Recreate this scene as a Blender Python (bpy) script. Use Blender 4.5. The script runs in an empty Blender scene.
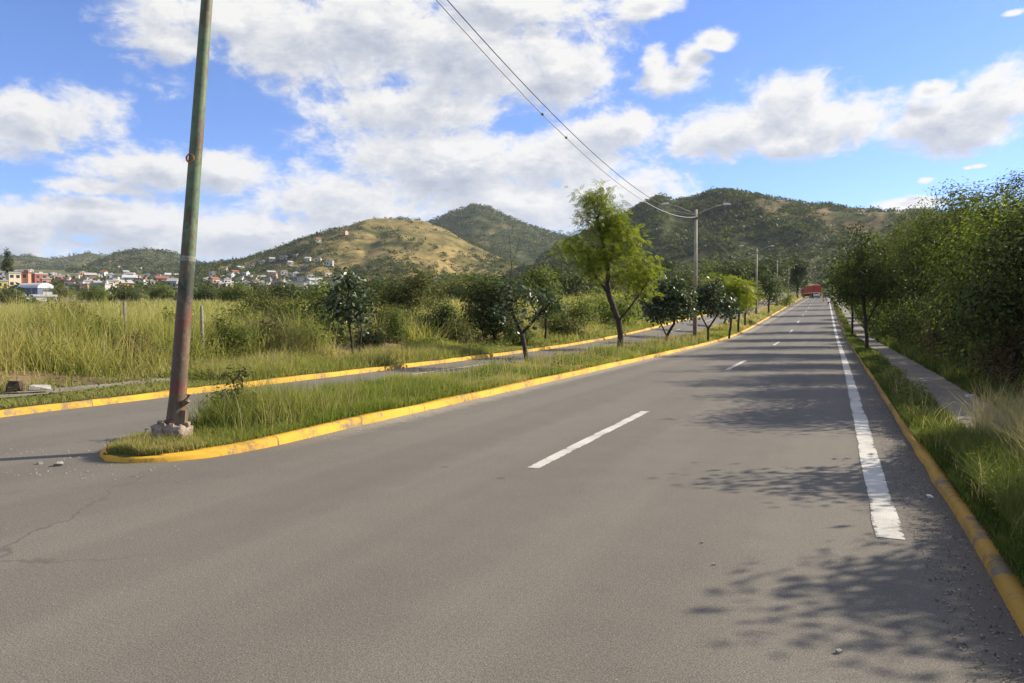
import bpy, math, random
import numpy as np
R = math.radians
C = bpy.context.scene.collection
SC = bpy.context.scene

# ---------------------------------------------------------------- camera
FPX, W, H = 740.0, 1024, 683
TH = math.atan(322 / FPX)                 # the camera looks this far left of the road (+Y)
CT, ST = math.cos(TH), math.sin(TH)
HOR = 316.0
CAMZ = 1.65
PITCH = math.atan((341.5 - HOR) / FPX)
cd = bpy.data.cameras.new('camera'); cam = bpy.data.objects.new('camera', cd); C.objects.link(cam)
cd.sensor_width = 36.0; cd.lens = FPX / W * 36.0; cd.clip_start = 0.1; cd.clip_end = 30000
cam.location = (0, 0, CAMZ); cam.rotation_euler = (R(90) - PITCH, 0, TH)
SC.camera = cam

# ---------------------------------------------------------------- sun and sky
SUN_EL, SUN_AZ = R(29), R(47)             # azimuth from +Y towards +X
ld = bpy.data.lights.new('sun', 'SUN'); sun = bpy.data.objects.new('sun', ld); C.objects.link(sun)
ld.energy = 5.0; ld.angle = R(0.53); ld.color = (1.0, 0.90, 0.73)
sun.rotation_euler = (R(90) - SUN_EL, 0, math.pi - SUN_AZ)
SC.view_settings.view_transform = 'Standard'; SC.view_settings.look = 'None'
SC.view_settings.gamma = 1; SC.view_settings.use_curve_mapping = False
SC.view_settings.exposure = 1.0
SKY_STRENGTH = 0.068

def px_dir(x, y):
    d = np.array([(x - 512) / FPX, 1.0, (341.5 - y) / FPX])
    cp, sp = math.cos(-PITCH), math.sin(-PITCH)
    d = np.array([d[0], d[1] * cp - d[2] * sp, d[1] * sp + d[2] * cp])
    d = np.array([d[0] * CT - d[1] * ST, d[0] * ST + d[1] * CT, d[2]])
    return d / np.linalg.norm(d)

def px_azel(x, y):
    d = px_dir(x, y)
    return math.atan2(d[0], d[1]), math.asin(d[2])

CLOUDS = [  # photograph column, row, half width, half height
    (330, 38, 190, 62), (480, 52, 150, 66), (560, 75, 62, 50), (240, 18, 90, 36), (180, 42, 52, 22),
    (420, 110, 100, 34), (510, 5, 90, 40),
    (45, 118, 74, 42), (-40, 128, 70, 38),
    (150, 172, 84, 28), (225, 172, 56, 28), (100, 186, 60, 10),
    (430, 165, 130, 50), (560, 160, 90, 40), (610, 130, 60, 26), (520, 205, 150, 34), (620, 195, 72, 30), (350, 205, 120, 38),
    (90, 222, 170, 28), (250, 232, 140, 28), (20, 236, 80, 34), (160, 248, 120, 20), (400, 236, 150, 30),
    (672, 80, 38, 22), (716, 40, 22, 12), (645, 8, 44, 14), (690, 58, 22, 16), (655, 62, 18, 20),
    (730, 130, 66, 34), (790, 108, 66, 36), (850, 122, 70, 30), (800, 140, 90, 22), (900, 128, 50, 20),
    (940, 118, 70, 28), (1010, 100, 66, 40), (975, 128, 80, 26), (1090, 95, 80, 44),
    (934, 90, 24, 11), (978, 166, 13, 4), (968, 168, 8, 3), (905, 204, 40, 8), (1014, 13, 16, 5), (926, 180, 12, 5),
]
UNSEEN_CLOUDS = [  # azimuth, elevation, half widths in degrees, out of view; big overhead ones added to whiten the blue fill light
    (-95, 14, 22, 7), (-130, 25, 18, 8), (-170, 12, 26, 6), (150, 22, 20, 8), (110, 10, 22, 5), (75, 22, 12, 5),
    (60, 48, 34, 12), (-60, 50, 40, 14), (-10, 66, 60, 14), (180, 55, 60, 18), (-120, 8, 25, 4), (120, 45, 40, 14), (-130, 45, 40, 14), (90, 75, 90, 12), (-90, 78, 90, 12), (0, 44, 26, 7)]

world = bpy.data.worlds.new('World'); SC.world = world; world.use_nodes = True

def build_sky():
    nt = world.node_tree; nt.nodes.clear(); L = nt.links
    def setin(s, v):
        if v is None: return
        if isinstance(v, bpy.types.NodeSocket): L.new(v, s)
        else: s.default_value = v
    def m(op, a, b=None, c=None, clamp=False):
        n = nt.nodes.new('ShaderNodeMath'); n.operation = op; n.use_clamp = clamp
        for i, v in enumerate((a, b, c)): setin(n.inputs[i], v)
        return n.outputs[0]
    def vm(op, a, b=None, c=None):
        n = nt.nodes.new('ShaderNodeVectorMath'); n.operation = op
        for i, v in enumerate((a, b, c)): setin(n.inputs[i], v)
        return n.outputs['Value'] if op == 'LENGTH' else n.outputs['Vector']
    def noise(vec, scale, detail, rough):
        n = nt.nodes.new('ShaderNodeTexNoise'); n.noise_dimensions = '3D'
        setin(n.inputs['Vector'], vec); n.inputs['Scale'].default_value = scale
        n.inputs['Detail'].default_value = detail; n.inputs['Roughness'].default_value = rough
        return n.outputs['Fac']
    def sstep(v, lo, hi, a=0.0, b=1.0):
        n = nt.nodes.new('ShaderNodeMapRange'); n.interpolation_type = 'SMOOTHSTEP'
        setin(n.inputs[0], v)
        for i, x in zip((1, 2, 3, 4), (lo, hi, a, b)): n.inputs[i].default_value = x
        return n.outputs[0]
    tc = nt.nodes.new('ShaderNodeTexCoord')
    sp = nt.nodes.new('ShaderNodeSeparateXYZ'); L.new(tc.outputs['Generated'], sp.inputs[0])
    az = m('ARCTAN2', sp.outputs[0], sp.outputs[1]); el = m('ARCSINE', sp.outputs[2])
    cb = nt.nodes.new('ShaderNodeCombineXYZ'); L.new(az, cb.inputs[0]); L.new(el, cb.inputs[1])
    P = cb.outputs[0]
    blobs = []
    for (x, y, rx, ry) in CLOUDS:
        a0, e0 = px_azel(x, y); a1, _ = px_azel(x + rx, y); a2, _ = px_azel(x - rx, y); _, e1 = px_azel(x, y - ry)
        blobs.append((a0, e0, (a1 - a2) / 2, abs(e1 - e0)))
    for (a, e, ra, re) in UNSEEN_CLOUDS: blobs.append((R(a), R(e), R(ra), R(re)))
    def density(Pv):
        f = None
        for (a, e, ra, re) in blobs:
            v = vm('MULTIPLY_ADD', Pv, (1 / ra, 1 / re, 0), (-a / ra, -e / re, 0))
            l = vm('LENGTH', v)
            if ra < 0.022: l = m('ADD', l, 0.35)
            f = l if f is None else m('SMOOTH_MIN', f, l, 0.25)
        q = vm('MULTIPLY', Pv, (1.0, 1.55, 1.0))
        warp = nt.nodes.new('ShaderNodeTexNoise'); setin(warp.inputs['Vector'], q); warp.inputs['Scale'].default_value = 9; warp.inputs['Detail'].default_value = 3
        q2 = vm('MULTIPLY_ADD', warp.outputs['Color'], (0.06, 0.06, 0.0), q)
        n1 = noise(q2, 10, 10, 0.62); n2 = noise(q2, 38, 8, 0.64)
        k = m('MULTIPLY_ADD', m('SUBTRACT', n1, 0.5), 2.3, m('MULTIPLY', m('SUBTRACT', n2, 0.5), 0.95))
        return m('ADD', m('SUBTRACT', 1.10, f), k)
    D0 = density(P)
    D1 = density(vm('ADD', P, (0.013, 0.020, 0)))
    alpha = m('MULTIPLY', sstep(D0, -0.08, 0.56), sstep(el, -0.02, 0.03))
    lit = m('MULTIPLY_ADD', m('SUBTRACT', D0, D1), 0.85, 0.45, clamp=True)
    thick = sstep(D0, 0.25, 1.15)
    q3 = vm('MULTIPLY', vm('ADD', P, (0.35, 0.12, 3.3)), (1.0, 2.4, 1.0))
    puff = m('MULTIPLY_ADD', m('SUBTRACT', noise(q3, 9, 8, 0.64), 0.5), 1.5, 0.0)
    sh = m('ADD', m('ADD', m('MULTIPLY', lit, 0.62), m('MULTIPLY', puff, thick)), m('MULTIPLY_ADD', thick, -0.35, 0.58), clamp=True)
    ramp = nt.nodes.new('ShaderNodeValToRGB'); L.new(sh, ramp.inputs[0])
    e = ramp.color_ramp.elements
    e[0].position = 0.28; e[0].color = (0.42, 0.47, 0.60, 1)
    e[1].position = 0.92; e[1].color = (1.0, 0.985, 0.96, 1)
    x = e.new(0.62); x.color = (0.66, 0.69, 0.76, 1)
    cs = vm('SCALE', ramp.outputs[0]); cs.node.inputs['Scale'].default_value = 0.47 / SKY_STRENGTH
    sky = nt.nodes.new('ShaderNodeTexSky'); sky.sky_type = 'NISHITA'; sky.sun_disc = False
    sky.sun_elevation = SUN_EL; sky.sun_rotation = SUN_AZ; sky.altitude = 1500
    sky.air_density = 1.0; sky.dust_density = 0.6; sky.ozone_density = 2.2
    mx = nt.nodes.new('ShaderNodeMix'); mx.data_type = 'RGBA'
    deep = vm('MULTIPLY', sky.outputs[0], (0.80, 1.06, 1.58))
    L.new(alpha, mx.inputs['Factor']); L.new(deep, mx.inputs[6]); L.new(cs, mx.inputs[7])
    bg = nt.nodes.new('ShaderNodeBackground'); L.new(mx.outputs[2], bg.inputs[0]); bg.inputs[1].default_value = SKY_STRENGTH
    out = nt.nodes.new('ShaderNodeOutputWorld'); L.new(bg.outputs[0], out.inputs[0])
build_sky()
world.cycles.sampling_method = 'MANUAL'; world.cycles.sample_map_resolution = 512
SC.cycles.use_denoising = True
SC.cycles.max_bounces = 6; SC.cycles.diffuse_bounces = 3; SC.cycles.transmission_bounces = 4; SC.cycles.transparent_max_bounces = 6

# ---------------------------------------------------------------- small helpers
rng = np.random.default_rng(7)
random.seed(7)

def tag(o, label=None, cat=None, group=None, kind=None):
    if label: o['label'] = label
    if cat: o['category'] = cat
    if group: o['group'] = group
    if kind: o['kind'] = kind
    return o

def empty(name, loc, rz=0.0, **k):
    o = bpy.data.objects.new(name, None); o.empty_display_size = 0.3; C.objects.link(o)
    o.location = loc; o.rotation_euler = (0, 0, rz)
    return tag(o, **k)

def copy_tree(o, parent=None):
    c = o.copy(); C.objects.link(c)
    if parent: c.parent = parent
    for ch in list(o.children): copy_tree(ch, c)
    return c

def mesh_np(name, V, quads=None, tris=None, mat=None, parent=None, smooth=False, tint=None):
    V = np.asarray(V, dtype=np.float32).reshape(-1, 3)
    q = np.zeros((0, 4), np.int32) if quads is None else np.asarray(quads, np.int32).reshape(-1, 4)
    t = np.zeros((0, 3), np.int32) if tris is None else np.asarray(tris, np.int32).reshape(-1, 3)
    me = bpy.data.meshes.new(name)
    me.vertices.add(len(V)); me.vertices.foreach_set('co', V.ravel())
    loops = np.concatenate([q.ravel(), t.ravel()])
    me.loops.add(len(loops)); me.loops.foreach_set('vertex_index', loops)
    starts = np.concatenate([np.arange(len(q)) * 4, len(q) * 4 + np.arange(len(t)) * 3]).astype(np.int32)
    me.polygons.add(len(starts)); me.polygons.foreach_set('loop_start', starts)
    if smooth: me.polygons.foreach_set('use_smooth', np.ones(len(starts), bool))
    if tint is not None:
        a = me.attributes.new('tint', 'FLOAT', 'POINT'); a.data.foreach_set('value', np.asarray(tint, np.float32))
    me.update(calc_edges=True); me.validate()
    if mat: me.materials.append(mat)
    o = bpy.data.objects.new(name, me); C.objects.link(o)
    if parent: o.parent = parent
    return o

class MB:
    """collects boxes, tubes and polygons into ONE mesh"""
    def __init__(s): s.v = []; s.f = []
    def poly(s, pts):
        b = len(s.v); s.v += [tuple(p) for p in pts]; s.f.append(tuple(range(b, b + len(pts)))); return s
    def box(s, c, d, rz=0.0, taper=1.0):
        b = len(s.v); cx, cy, cz = c; hx, hy, hz = d[0] / 2, d[1] / 2, d[2] / 2
        co, si = math.cos(rz), math.sin(rz)
        for z, k in ((-hz, 1.0), (hz, taper)):
            for (x, y) in ((-hx, -hy), (hx, -hy), (hx, hy), (-hx, hy)):
                x *= k; y *= k
                s.v.append((cx + x * co - y * si, cy + x * si + y * co, cz + z))
        for q in ((3, 2, 1, 0), (4, 5, 6, 7), (0, 1, 5, 4), (1, 2, 6, 5), (2, 3, 7, 6), (3, 0, 4, 7)):
            s.f.append(tuple(b + i for i in q))
        return s
    def tube(s, pts, rad, n=8, cap=True):
        pts = [np.array(p, float) for p in pts]
        if not hasattr(rad, '__len__'): rad = [rad] * len(pts)
        b = len(s.v)
        for i, p in enumerate(pts):
            t = pts[min(i + 1, len(pts) - 1)] - pts[max(i - 1, 0)]; t /= np.linalg.norm(t) + 1e-9
            a = np.array([0, 0, 1.0]) if abs(t[2]) < 0.9 else np.array([1.0, 0, 0])
            u = np.cross(t, a); u /= np.linalg.norm(u); w = np.cross(t, u)
            for k in range(n):
                an = 2 * math.pi * k / n
                s.v.append(tuple(p + rad[i] * (math.cos(an) * u + math.sin(an) * w)))
        for i in range(len(pts) - 1):
            for k in range(n):
                k2 = (k + 1) % n
                s.f.append((b + i * n + k, b + i * n + k2, b + (i + 1) * n + k2, b + (i + 1) * n + k))
        if cap:
            s.f.append(tuple(b + k for k in range(n))[::-1])
            s.f.append(tuple(b + (len(pts) - 1) * n + k for k in range(n)))
        return s
    def prism(s, prof, axis, a, b_):
        """profile of (u, w) points extruded along axis x or y"""
        n = len(prof); b = len(s.v)
        for t in (a, b_):
            for (u, w) in prof: s.v.append((t, u, w) if axis == 'x' else (u, t, w))
        for k in range(n):
            k2 = (k + 1) % n; s.f.append((b + k, b + k2, b + n + k2, b + n + k))
        s.f.append(tuple(b + k for k in range(n))[::-1]); s.f.append(tuple(b + n + k for k in range(n)))
        return s
    def build(s, name, mat, parent=None, smooth=False, bevel=0.0):
        me = bpy.data.meshes.new(name); me.from_pydata(s.v, [], s.f); me.update()
        if mat: me.materials.append(mat)
        if smooth: me.polygons.foreach_set('use_smooth', np.ones(len(me.polygons), bool))
        import bmesh
        bm = bmesh.new(); bm.from_mesh(me); bmesh.ops.recalc_face_normals(bm, faces=bm.faces[:])
        bm.to_mesh(me); bm.free()
        o = bpy.data.objects.new(name, me); C.objects.link(o)
        if parent: o.parent = parent
        if bevel:
            md = o.modifiers.new('bevel', 'BEVEL'); md.width = bevel; md.segments = 2; md.limit_method = 'ANGLE'
        return o

# value noise in numpy
_perm = rng.random((257, 257))
def vnoise(x, y):
    x = np.asarray(x, float); y = np.asarray(y, float)
    xi = np.floor(x).astype(int); yi = np.floor(y).astype(int); fx = x - xi; fy = y - yi
    fx = fx * fx * (3 - 2 * fx); fy = fy * fy * (3 - 2 * fy)
    g = lambda a, b: _perm[a % 257, b % 257]
    return (g(xi, yi) * (1 - fx) + g(xi + 1, yi) * fx) * (1 - fy) + (g(xi, yi + 1) * (1 - fx) + g(xi + 1, yi + 1) * fx) * fy
def fbm(x, y, o=4):
    s = 0; a = 0.5
    for k in range(o):
        s = s + a * vnoise(x * 2 ** k + 17.3 * k, y * 2 ** k + 5.1 * k); a *= 0.5
    return s / (1 - 0.5 ** o)

# ---------------------------------------------------------------- terrain functions
def softplus(v, w): return w * np.logaddexp(0, np.asarray(v, float) / w)
def rise(y): return 0.04 * softplus(y - 57, 6) - 0.034 * softplus(y - 236, 6)
def shift(y): return -0.0103 * softplus(np.asarray(y, float) - 38, 10)   # the road bends a little to the left
def road_z(X, y): return rise(y + np.clip(3 * (-X - 6.5), 0, 25))        # X measured from the road's own line
def base_z(x, y):
    x = np.asarray(x, float); y = np.asarray(y, float)
    X = x - shift(y) * np.exp(-(x / 200) ** 2)
    rho = np.hypot(x, y)
    return road_z(X, np.maximum(y, -60)) + 0.055 * softplus(rho - 300, 30)

def at(px, d):
    """a point on the map: photograph column and depth along the camera axis"""
    r = (px - 512) / FPX * d
    return r * CT - d * ST, r * ST + d * CT

# ---------------------------------------------------------------- materials
def new_mat(name):
    m = bpy.data.materials.new(name); m.use_nodes = True
    return m, m.node_tree, m.node_tree.nodes['Principled BSDF']

def nz(nt, scale, detail=4, rough=0.55, vec=None, kind='NOISE'):
    n = nt.nodes.new('ShaderNodeTexNoise' if kind == 'NOISE' else 'ShaderNodeTexVoronoi')
    n.inputs['Scale'].default_value = scale
    if kind == 'NOISE':
        n.inputs['Detail'].default_value = detail; n.inputs['Roughness'].default_value = rough
    if vec is not None: nt.links.new(vec, n.inputs['Vector'])
    return n

def objco(nt, scale=(1, 1, 1)):
    t = nt.nodes.new('ShaderNodeTexCoord'); mp = nt.nodes.new('ShaderNodeMapping')
    mp.inputs['Scale'].default_value = scale
    nt.links.new(t.outputs['Object'], mp.inputs['Vector']); return mp.outputs[0]

def ramp(nt, fac, stops, interp='LINEAR'):
    r = nt.nodes.new('ShaderNodeValToRGB'); nt.links.new(fac, r.inputs[0]); e = r.color_ramp.elements
    r.color_ramp.interpolation = interp
    while len(e) < len(stops): e.new(0.5)
    for i, (p, c) in enumerate(stops):
        e[i].position = p; e[i].color = (*c, 1) if len(c) == 3 else c
    return r.outputs[0]

def mix(nt, fac, a, b, mode='MIX'):
    n = nt.nodes.new('ShaderNodeMix'); n.data_type = 'RGBA'; n.blend_type = mode
    for s, v in ((n.inputs['Factor'], fac), (n.inputs[6], a), (n.inputs[7], b)):
        if isinstance(v, bpy.types.NodeSocket): nt.links.new(v, s)
        elif hasattr(v, '__len__'): s.default_value = (*v, 1) if len(v) == 3 else v
        else: s.default_value = v
    return n.outputs[2]

def bump(nt, bsdf, height, strength, dist=0.02):
    b = nt.nodes.new('ShaderNodeBump'); b.inputs['Strength'].default_value = strength; b.inputs['Distance'].default_value = dist
    nt.links.new(height, b.inputs['Height']); nt.links.new(b.outputs[0], bsdf.inputs['Normal'])

def plain(name, col, rough=0.7, metal=0.0, var=0.15, scale=6.0, spec=0.3):
    m, nt, b = new_mat(name)
    n = nz(nt, scale, 5, 0.6, objco(nt))
    a = tuple(c * (1 - var) for c in col); c2 = tuple(min(1, c * (1 + var)) for c in col)
    nt.links.new(ramp(nt, n.outputs['Fac'], [(0.3, a), (0.7, c2)]), b.inputs['Base Color'])
    b.inputs['Roughness'].default_value = rough; b.inputs['Metallic'].default_value = metal
    b.inputs['Specular IOR Level'].default_value = spec
    return m

def leaf_mat(name, cols, rough=0.5, spec=0.35, trans=0.35, tcol=(1.25, 1.3, 0.7)):
    m, nt, b = new_mat(name)
    at_ = nt.nodes.new('ShaderNodeAttribute'); at_.attribute_name = 'tint'
    col = ramp(nt, at_.outputs['Fac'], [(i / (len(cols) - 1), c) for i, c in enumerate(cols)])
    nt.links.new(col, b.inputs['Base Color']); b.inputs['Roughness'].default_value = rough
    b.inputs['Specular IOR Level'].default_value = spec
    tr = nt.nodes.new('ShaderNodeBsdfTranslucent')
    nt.links.new(mix(nt, 1.0, col, tcol, 'MULTIPLY'), tr.inputs[0])
    ms = nt.nodes.new('ShaderNodeMixShader'); ms.inputs[0].default_value = trans
    nt.links.new(b.outputs[0], ms.inputs[1]); nt.links.new(tr.outputs[0], ms.inputs[2])
    nt.links.new(ms.outputs[0], nt.nodes['Material Output'].inputs[0])
    return m

M = {}
def asphalt():
    m, nt, b = new_mat('asphalt'); co = objco(nt)
    big = nz(nt, 0.22, 4, 0.6, co); mid = nz(nt, 2.2, 5, 0.6, co); fine = nz(nt, 110, 3, 0.7, co)
    streak = nz(nt, 1.0, 4, 0.6, objco(nt, (1.6, 0.06, 1)))
    c = ramp(nt, big.outputs['Fac'], [(0.3, (0.117, 0.106, 0.090)), (0.7, (0.141, 0.127, 0.107))])
    c = mix(nt, 0.18, c, ramp(nt, streak.outputs['Fac'], [(0.35, (0.103, 0.093, 0.078)), (0.65, (0.168, 0.151, 0.123))]))
    c = mix(nt, 0.12, c, ramp(nt, mid.outputs['Fac'], [(0.35, (0.101, 0.091, 0.076)), (0.65, (0.170, 0.153, 0.125))]))
    sp = ramp(nt, fine.outputs['Fac'], [(0.33, (0.30, 0.30, 0.30)), (0.5, (1, 1, 1)), (0.67, (2.0, 1.95, 1.8))])
    c = mix(nt, 0.66, c, sp, 'MULTIPLY')
    coarse = nz(nt, 34, 4, 0.75, co)
    c = mix(nt, 0.32, c, ramp(nt, coarse.outputs['Fac'], [(0.34, (0.55, 0.55, 0.55)), (0.5, (1, 1, 1)), (0.66, (1.4, 1.38, 1.33))]), 'MULTIPLY')
    vo = nz(nt, 60, vec=co, kind='V'); vo.feature = 'F1'
    st = ramp(nt, vo.outputs['Color'], [(0.955, (0, 0, 0)), (0.965, (1, 1, 1))])
    c = mix(nt, mix(nt, 1.0, st, ramp(nt, vo.outputs['Distance'], [(0.2, (0.8, 0.8, 0.8)), (0.3, (0, 0, 0))]), 'MULTIPLY'), c, (0.36, 0.34, 0.30))
    lane = nt.nodes.new('ShaderNodeSeparateXYZ'); nt.links.new(co, lane.inputs[0])
    lw = nt.nodes.new('ShaderNodeMath'); lw.operation = 'MULTIPLY_ADD'; nt.links.new(mid.outputs['Fac'], lw.inputs[0]); lw.inputs[1].default_value = 0.25; nt.links.new(lane.outputs[0], lw.inputs[2])
    ln = nt.nodes.new('ShaderNodeMath'); ln.operation = 'MULTIPLY'; nt.links.new(lw.outputs[0], ln.inputs[0]); ln.inputs[1].default_value = 2 * math.pi / 1.72
    cs_ = nt.nodes.new('ShaderNodeMath'); cs_.operation = 'COSINE'; nt.links.new(ln.outputs[0], cs_.inputs[0])
    c = mix(nt, 0.14, c, ramp(nt, cs_.outputs[0], [(0.0, (0.5, 0.49, 0.48)), (0.6, (1.15, 1.14, 1.12))]), 'MULTIPLY')
    oil = nz(nt, 1.1, vec=co, kind='V'); od = nz(nt, 14, 5, 0.7, co)
    oa = nt.nodes.new('ShaderNodeMath'); oa.operation = 'MULTIPLY_ADD'; nt.links.new(od.outputs['Fac'], oa.inputs[0]); oa.inputs[1].default_value = 0.12; nt.links.new(oil.outputs['Distance'], oa.inputs[2])
    c = mix(nt, ramp(nt, oa.outputs[0], [(0.10, (0.55, 0.55, 0.55)), (0.125, (0, 0, 0))]), c, (0.05, 0.047, 0.043))
    # dark cracks where the gap in the median was patched
    wp = nz(nt, 1.2, 4, 0.6, co); wv = nt.nodes.new('ShaderNodeVectorMath'); wv.operation = 'MULTIPLY_ADD'
    nt.links.new(wp.outputs['Color'], wv.inputs[0]); wv.inputs[1].default_value = (0.9, 0.9, 0); nt.links.new(co, wv.inputs[2])
    cr = nz(nt, 0.42, vec=wv.outputs[0], kind='V'); cr.feature = 'DISTANCE_TO_EDGE'
    cm = ramp(nt, cr.outputs['Distance'], [(0.004, (1, 1, 1)), (0.010, (0, 0, 0))])
    gate = nz(nt, 0.16, 2, 0.5, co)
    cm = mix(nt, 1.0, cm, ramp(nt, gate.outputs['Fac'], [(0.58, (0, 0, 0)), (0.66, (0.5, 0.5, 0.5))]), 'MULTIPLY')
    c = mix(nt, cm, c, (0.05, 0.048, 0.046))
    sx = nt.nodes.new('ShaderNodeSeparateXYZ'); nt.links.new(co, sx.inputs[0])
    dn = nz(nt, 3.0, 8, 0.7, co)
    def edge(lo, hi, amp):
        a_ = nt.nodes.new('ShaderNodeMath'); a_.operation = 'MULTIPLY_ADD'
        nt.links.new(dn.outputs['Fac'], a_.inputs[0]); a_.inputs[1].default_value = amp; nt.links.new(sx.outputs[0], a_.inputs[2])
        r_ = nt.nodes.new('ShaderNodeMapRange'); r_.interpolation_type = 'SMOOTHSTEP'; nt.links.new(a_.outputs[0], r_.inputs[0])
        r_.inputs[1].default_value = lo; r_.inputs[2].default_value = hi; r_.inputs[4].default_value = 0.85
        return r_.outputs[0]
    c = mix(nt, edge(0.92, 1.45, 0.9), c, ramp(nt, fine.outputs['Fac'], [(0.3, (0.055, 0.044, 0.034)), (0.6, (0.12, 0.098, 0.075)), (0.75, (0.22, 0.19, 0.155))]))
    ms = nt.nodes.new('ShaderNodeMath'); ms.operation = 'MULTIPLY'; nt.links.new(edge(-6.0, -5.55, 0.8), ms.inputs[0]); ms.inputs[1].default_value = -1.0
    inv = nt.nodes.new('ShaderNodeMath'); inv.operation = 'ADD'; nt.links.new(ms.outputs[0], inv.inputs[0]); inv.inputs[1].default_value = 0.85
    far_ = nt.nodes.new('ShaderNodeMapRange'); nt.links.new(sx.outputs[0], far_.inputs[0]); far_.inputs[1].default_value = -6.9; far_.inputs[2].default_value = -6.5
    ahead = nt.nodes.new('ShaderNodeMapRange'); nt.links.new(sx.outputs[1], ahead.inputs[0]); ahead.inputs[1].default_value = 7.0; ahead.inputs[2].default_value = 10.0
    mm = nt.nodes.new('ShaderNodeMath'); mm.operation = 'MULTIPLY'; nt.links.new(inv.outputs[0], mm.inputs[0]); nt.links.new(far_.outputs[0], mm.inputs[1])
    m2 = nt.nodes.new('ShaderNodeMath'); m2.operation = 'MULTIPLY'; nt.links.new(mm.outputs[0], m2.inputs[0]); nt.links.new(ahead.outputs[0], m2.inputs[1])
    c = mix(nt, m2.outputs[0], c, (0.27, 0.235, 0.185))
    nt.links.new(c, b.inputs['Base Color']); b.inputs['Roughness'].default_value = 0.82; b.inputs['Specular IOR Level'].default_value = 0.25
    bump(nt, b, fine.outputs['Fac'], 0.5, 0.006)
    return m
M['asphalt'] = asphalt()

def paint(name, col, under, wear, scale, kerb_=False):
    m, nt, b = new_mat(name); co = objco(nt)
    n = nz(nt, scale, 8, 0.68, co); n2 = nz(nt, scale * 0.12, 3, 0.5, co); n3 = nz(nt, 70, 3, 0.6, co)
    f = nt.nodes.new('ShaderNodeMath'); f.operation = 'MULTIPLY_ADD'
    nt.links.new(n2.outputs['Fac'], f.inputs[0]); f.inputs[1].default_value = 0.7; nt.links.new(n.outputs['Fac'], f.inputs[2])
    fac_in = f.outputs[0]
    if not kerb_:
        at_ = nt.nodes.new('ShaderNodeAttribute'); at_.attribute_name = 'tint'
        g = nt.nodes.new('ShaderNodeMath'); g.operation = 'MULTIPLY_ADD'
        nt.links.new(at_.outputs['Fac'], g.inputs[0]); g.inputs[1].default_value = 0.22; nt.links.new(fac_in, g.inputs[2]); fac_in = g.outputs[0]
        wear -= 0.0
    fac = ramp(nt, fac_in, [(wear, (0, 0, 0)), (wear + 0.07, (1, 1, 1))])
    base = mix(nt, 0.5, col, ramp(nt, n3.outputs['Fac'], [(0.3, tuple(c * 0.6 for c in col)), (0.7, col)]))
    base = mix(nt, 0.6, base, ramp(nt, n2.outputs['Fac'], [(0.35, tuple(c * 0.62 for c in col)), (0.6, col)]))
    c = mix(nt, fac, under, base)
    if kerb_:
        sp = nt.nodes.new('ShaderNodeSeparateXYZ'); nt.links.new(co, sp.inputs[0])
        fr = nt.nodes.new('ShaderNodeMath'); fr.operation = 'PINGPONG'; nt.links.new(sp.outputs[1], fr.inputs[0]); fr.inputs[1].default_value = 0.93
        c = mix(nt, ramp(nt, fr.outputs[0], [(0.004, (0.75, 0.75, 0.75)), (0.016, (0, 0, 0))]), c, (0.06, 0.045, 0.03))
        dn = nz(nt, 11, 7, 0.7, co); d2 = nz(nt, 1.6, 4, 0.6, co)
        dm = nt.nodes.new('ShaderNodeMath'); dm.operation = 'MULTIPLY'; nt.links.new(dn.outputs['Fac'], dm.inputs[0]); nt.links.new(d2.outputs['Fac'], dm.inputs[1])
        c = mix(nt, ramp(nt, dm.outputs[0], [(0.25, (0, 0, 0)), (0.40, (0.8, 0.8, 0.8))]), c, (0.15, 0.105, 0.055))
    nt.links.new(c, b.inputs['Base Color'])
    b.inputs['Roughness'].default_value = 0.75; b.inputs['Specular IOR Level'].default_value = 0.2; bump(nt, b, n.outputs['Fac'], 0.6, 0.015)
    return m
M['white_paint'] = paint('white_road_paint', (0.52, 0.50, 0.45), (0.135, 0.125, 0.108), 0.82, 14)
M['yellow_paint'] = paint('yellow_kerb_paint', (0.60, 0.34, 0.035), (0.24, 0.17, 0.09), 0.70, 5, True)
M['old_yellow'] = paint('worn_yellow_kerb_paint', (0.44, 0.25, 0.04), (0.17, 0.13, 0.085), 0.74, 5, True)

def soil(name, stops, scale, fine=14, bumpy=0.6):
    m, nt, b = new_mat(name); co = objco(nt)
    n = nz(nt, scale, 8, 0.62, co); f = nz(nt, fine, 6, 0.7, co)
    c = ramp(nt, n.outputs['Fac'], stops)
    c = mix(nt, 0.7, c, ramp(nt, f.outputs['Fac'], [(0.3, (0.55, 0.55, 0.55)), (0.7, (1.3, 1.3, 1.3))]), 'MULTIPLY')
    nt.links.new(c, b.inputs['Base Color']); b.inputs['Roughness'].default_value = 0.95; b.inputs['Specular IOR Level'].default_value = 0.1
    bump(nt, b, f.outputs['Fac'], bumpy, 0.05); return m
M['turf'] = soil('turf_soil', [(0.3, (0.045, 0.06, 0.018)), (0.5, (0.075, 0.085, 0.028)), (0.7, (0.16, 0.12, 0.065))], 1.2)
M['earth'] = soil('bank_earth', [(0.3, (0.10, 0.085, 0.035)), (0.5, (0.21, 0.145, 0.085)), (0.68, (0.27, 0.19, 0.11))], 0.7)
M['field'] = soil('field', [(0.3, (0.055, 0.07, 0.022)), (0.5, (0.12, 0.115, 0.045)), (0.66, (0.20, 0.165, 0.085)), (0.75, (0.28, 0.22, 0.13))], 0.018, 0.5, 0.2)
M['concrete'] = soil('concrete', [(0.3, (0.17, 0.148, 0.12)), (0.7, (0.29, 0.26, 0.215))], 0.9, 30, 0.25)
M['block'] = soil('broken_concrete', [(0.3, (0.20, 0.15, 0.11)), (0.7, (0.40, 0.33, 0.26))], 5, 24, 0.8)
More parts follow.
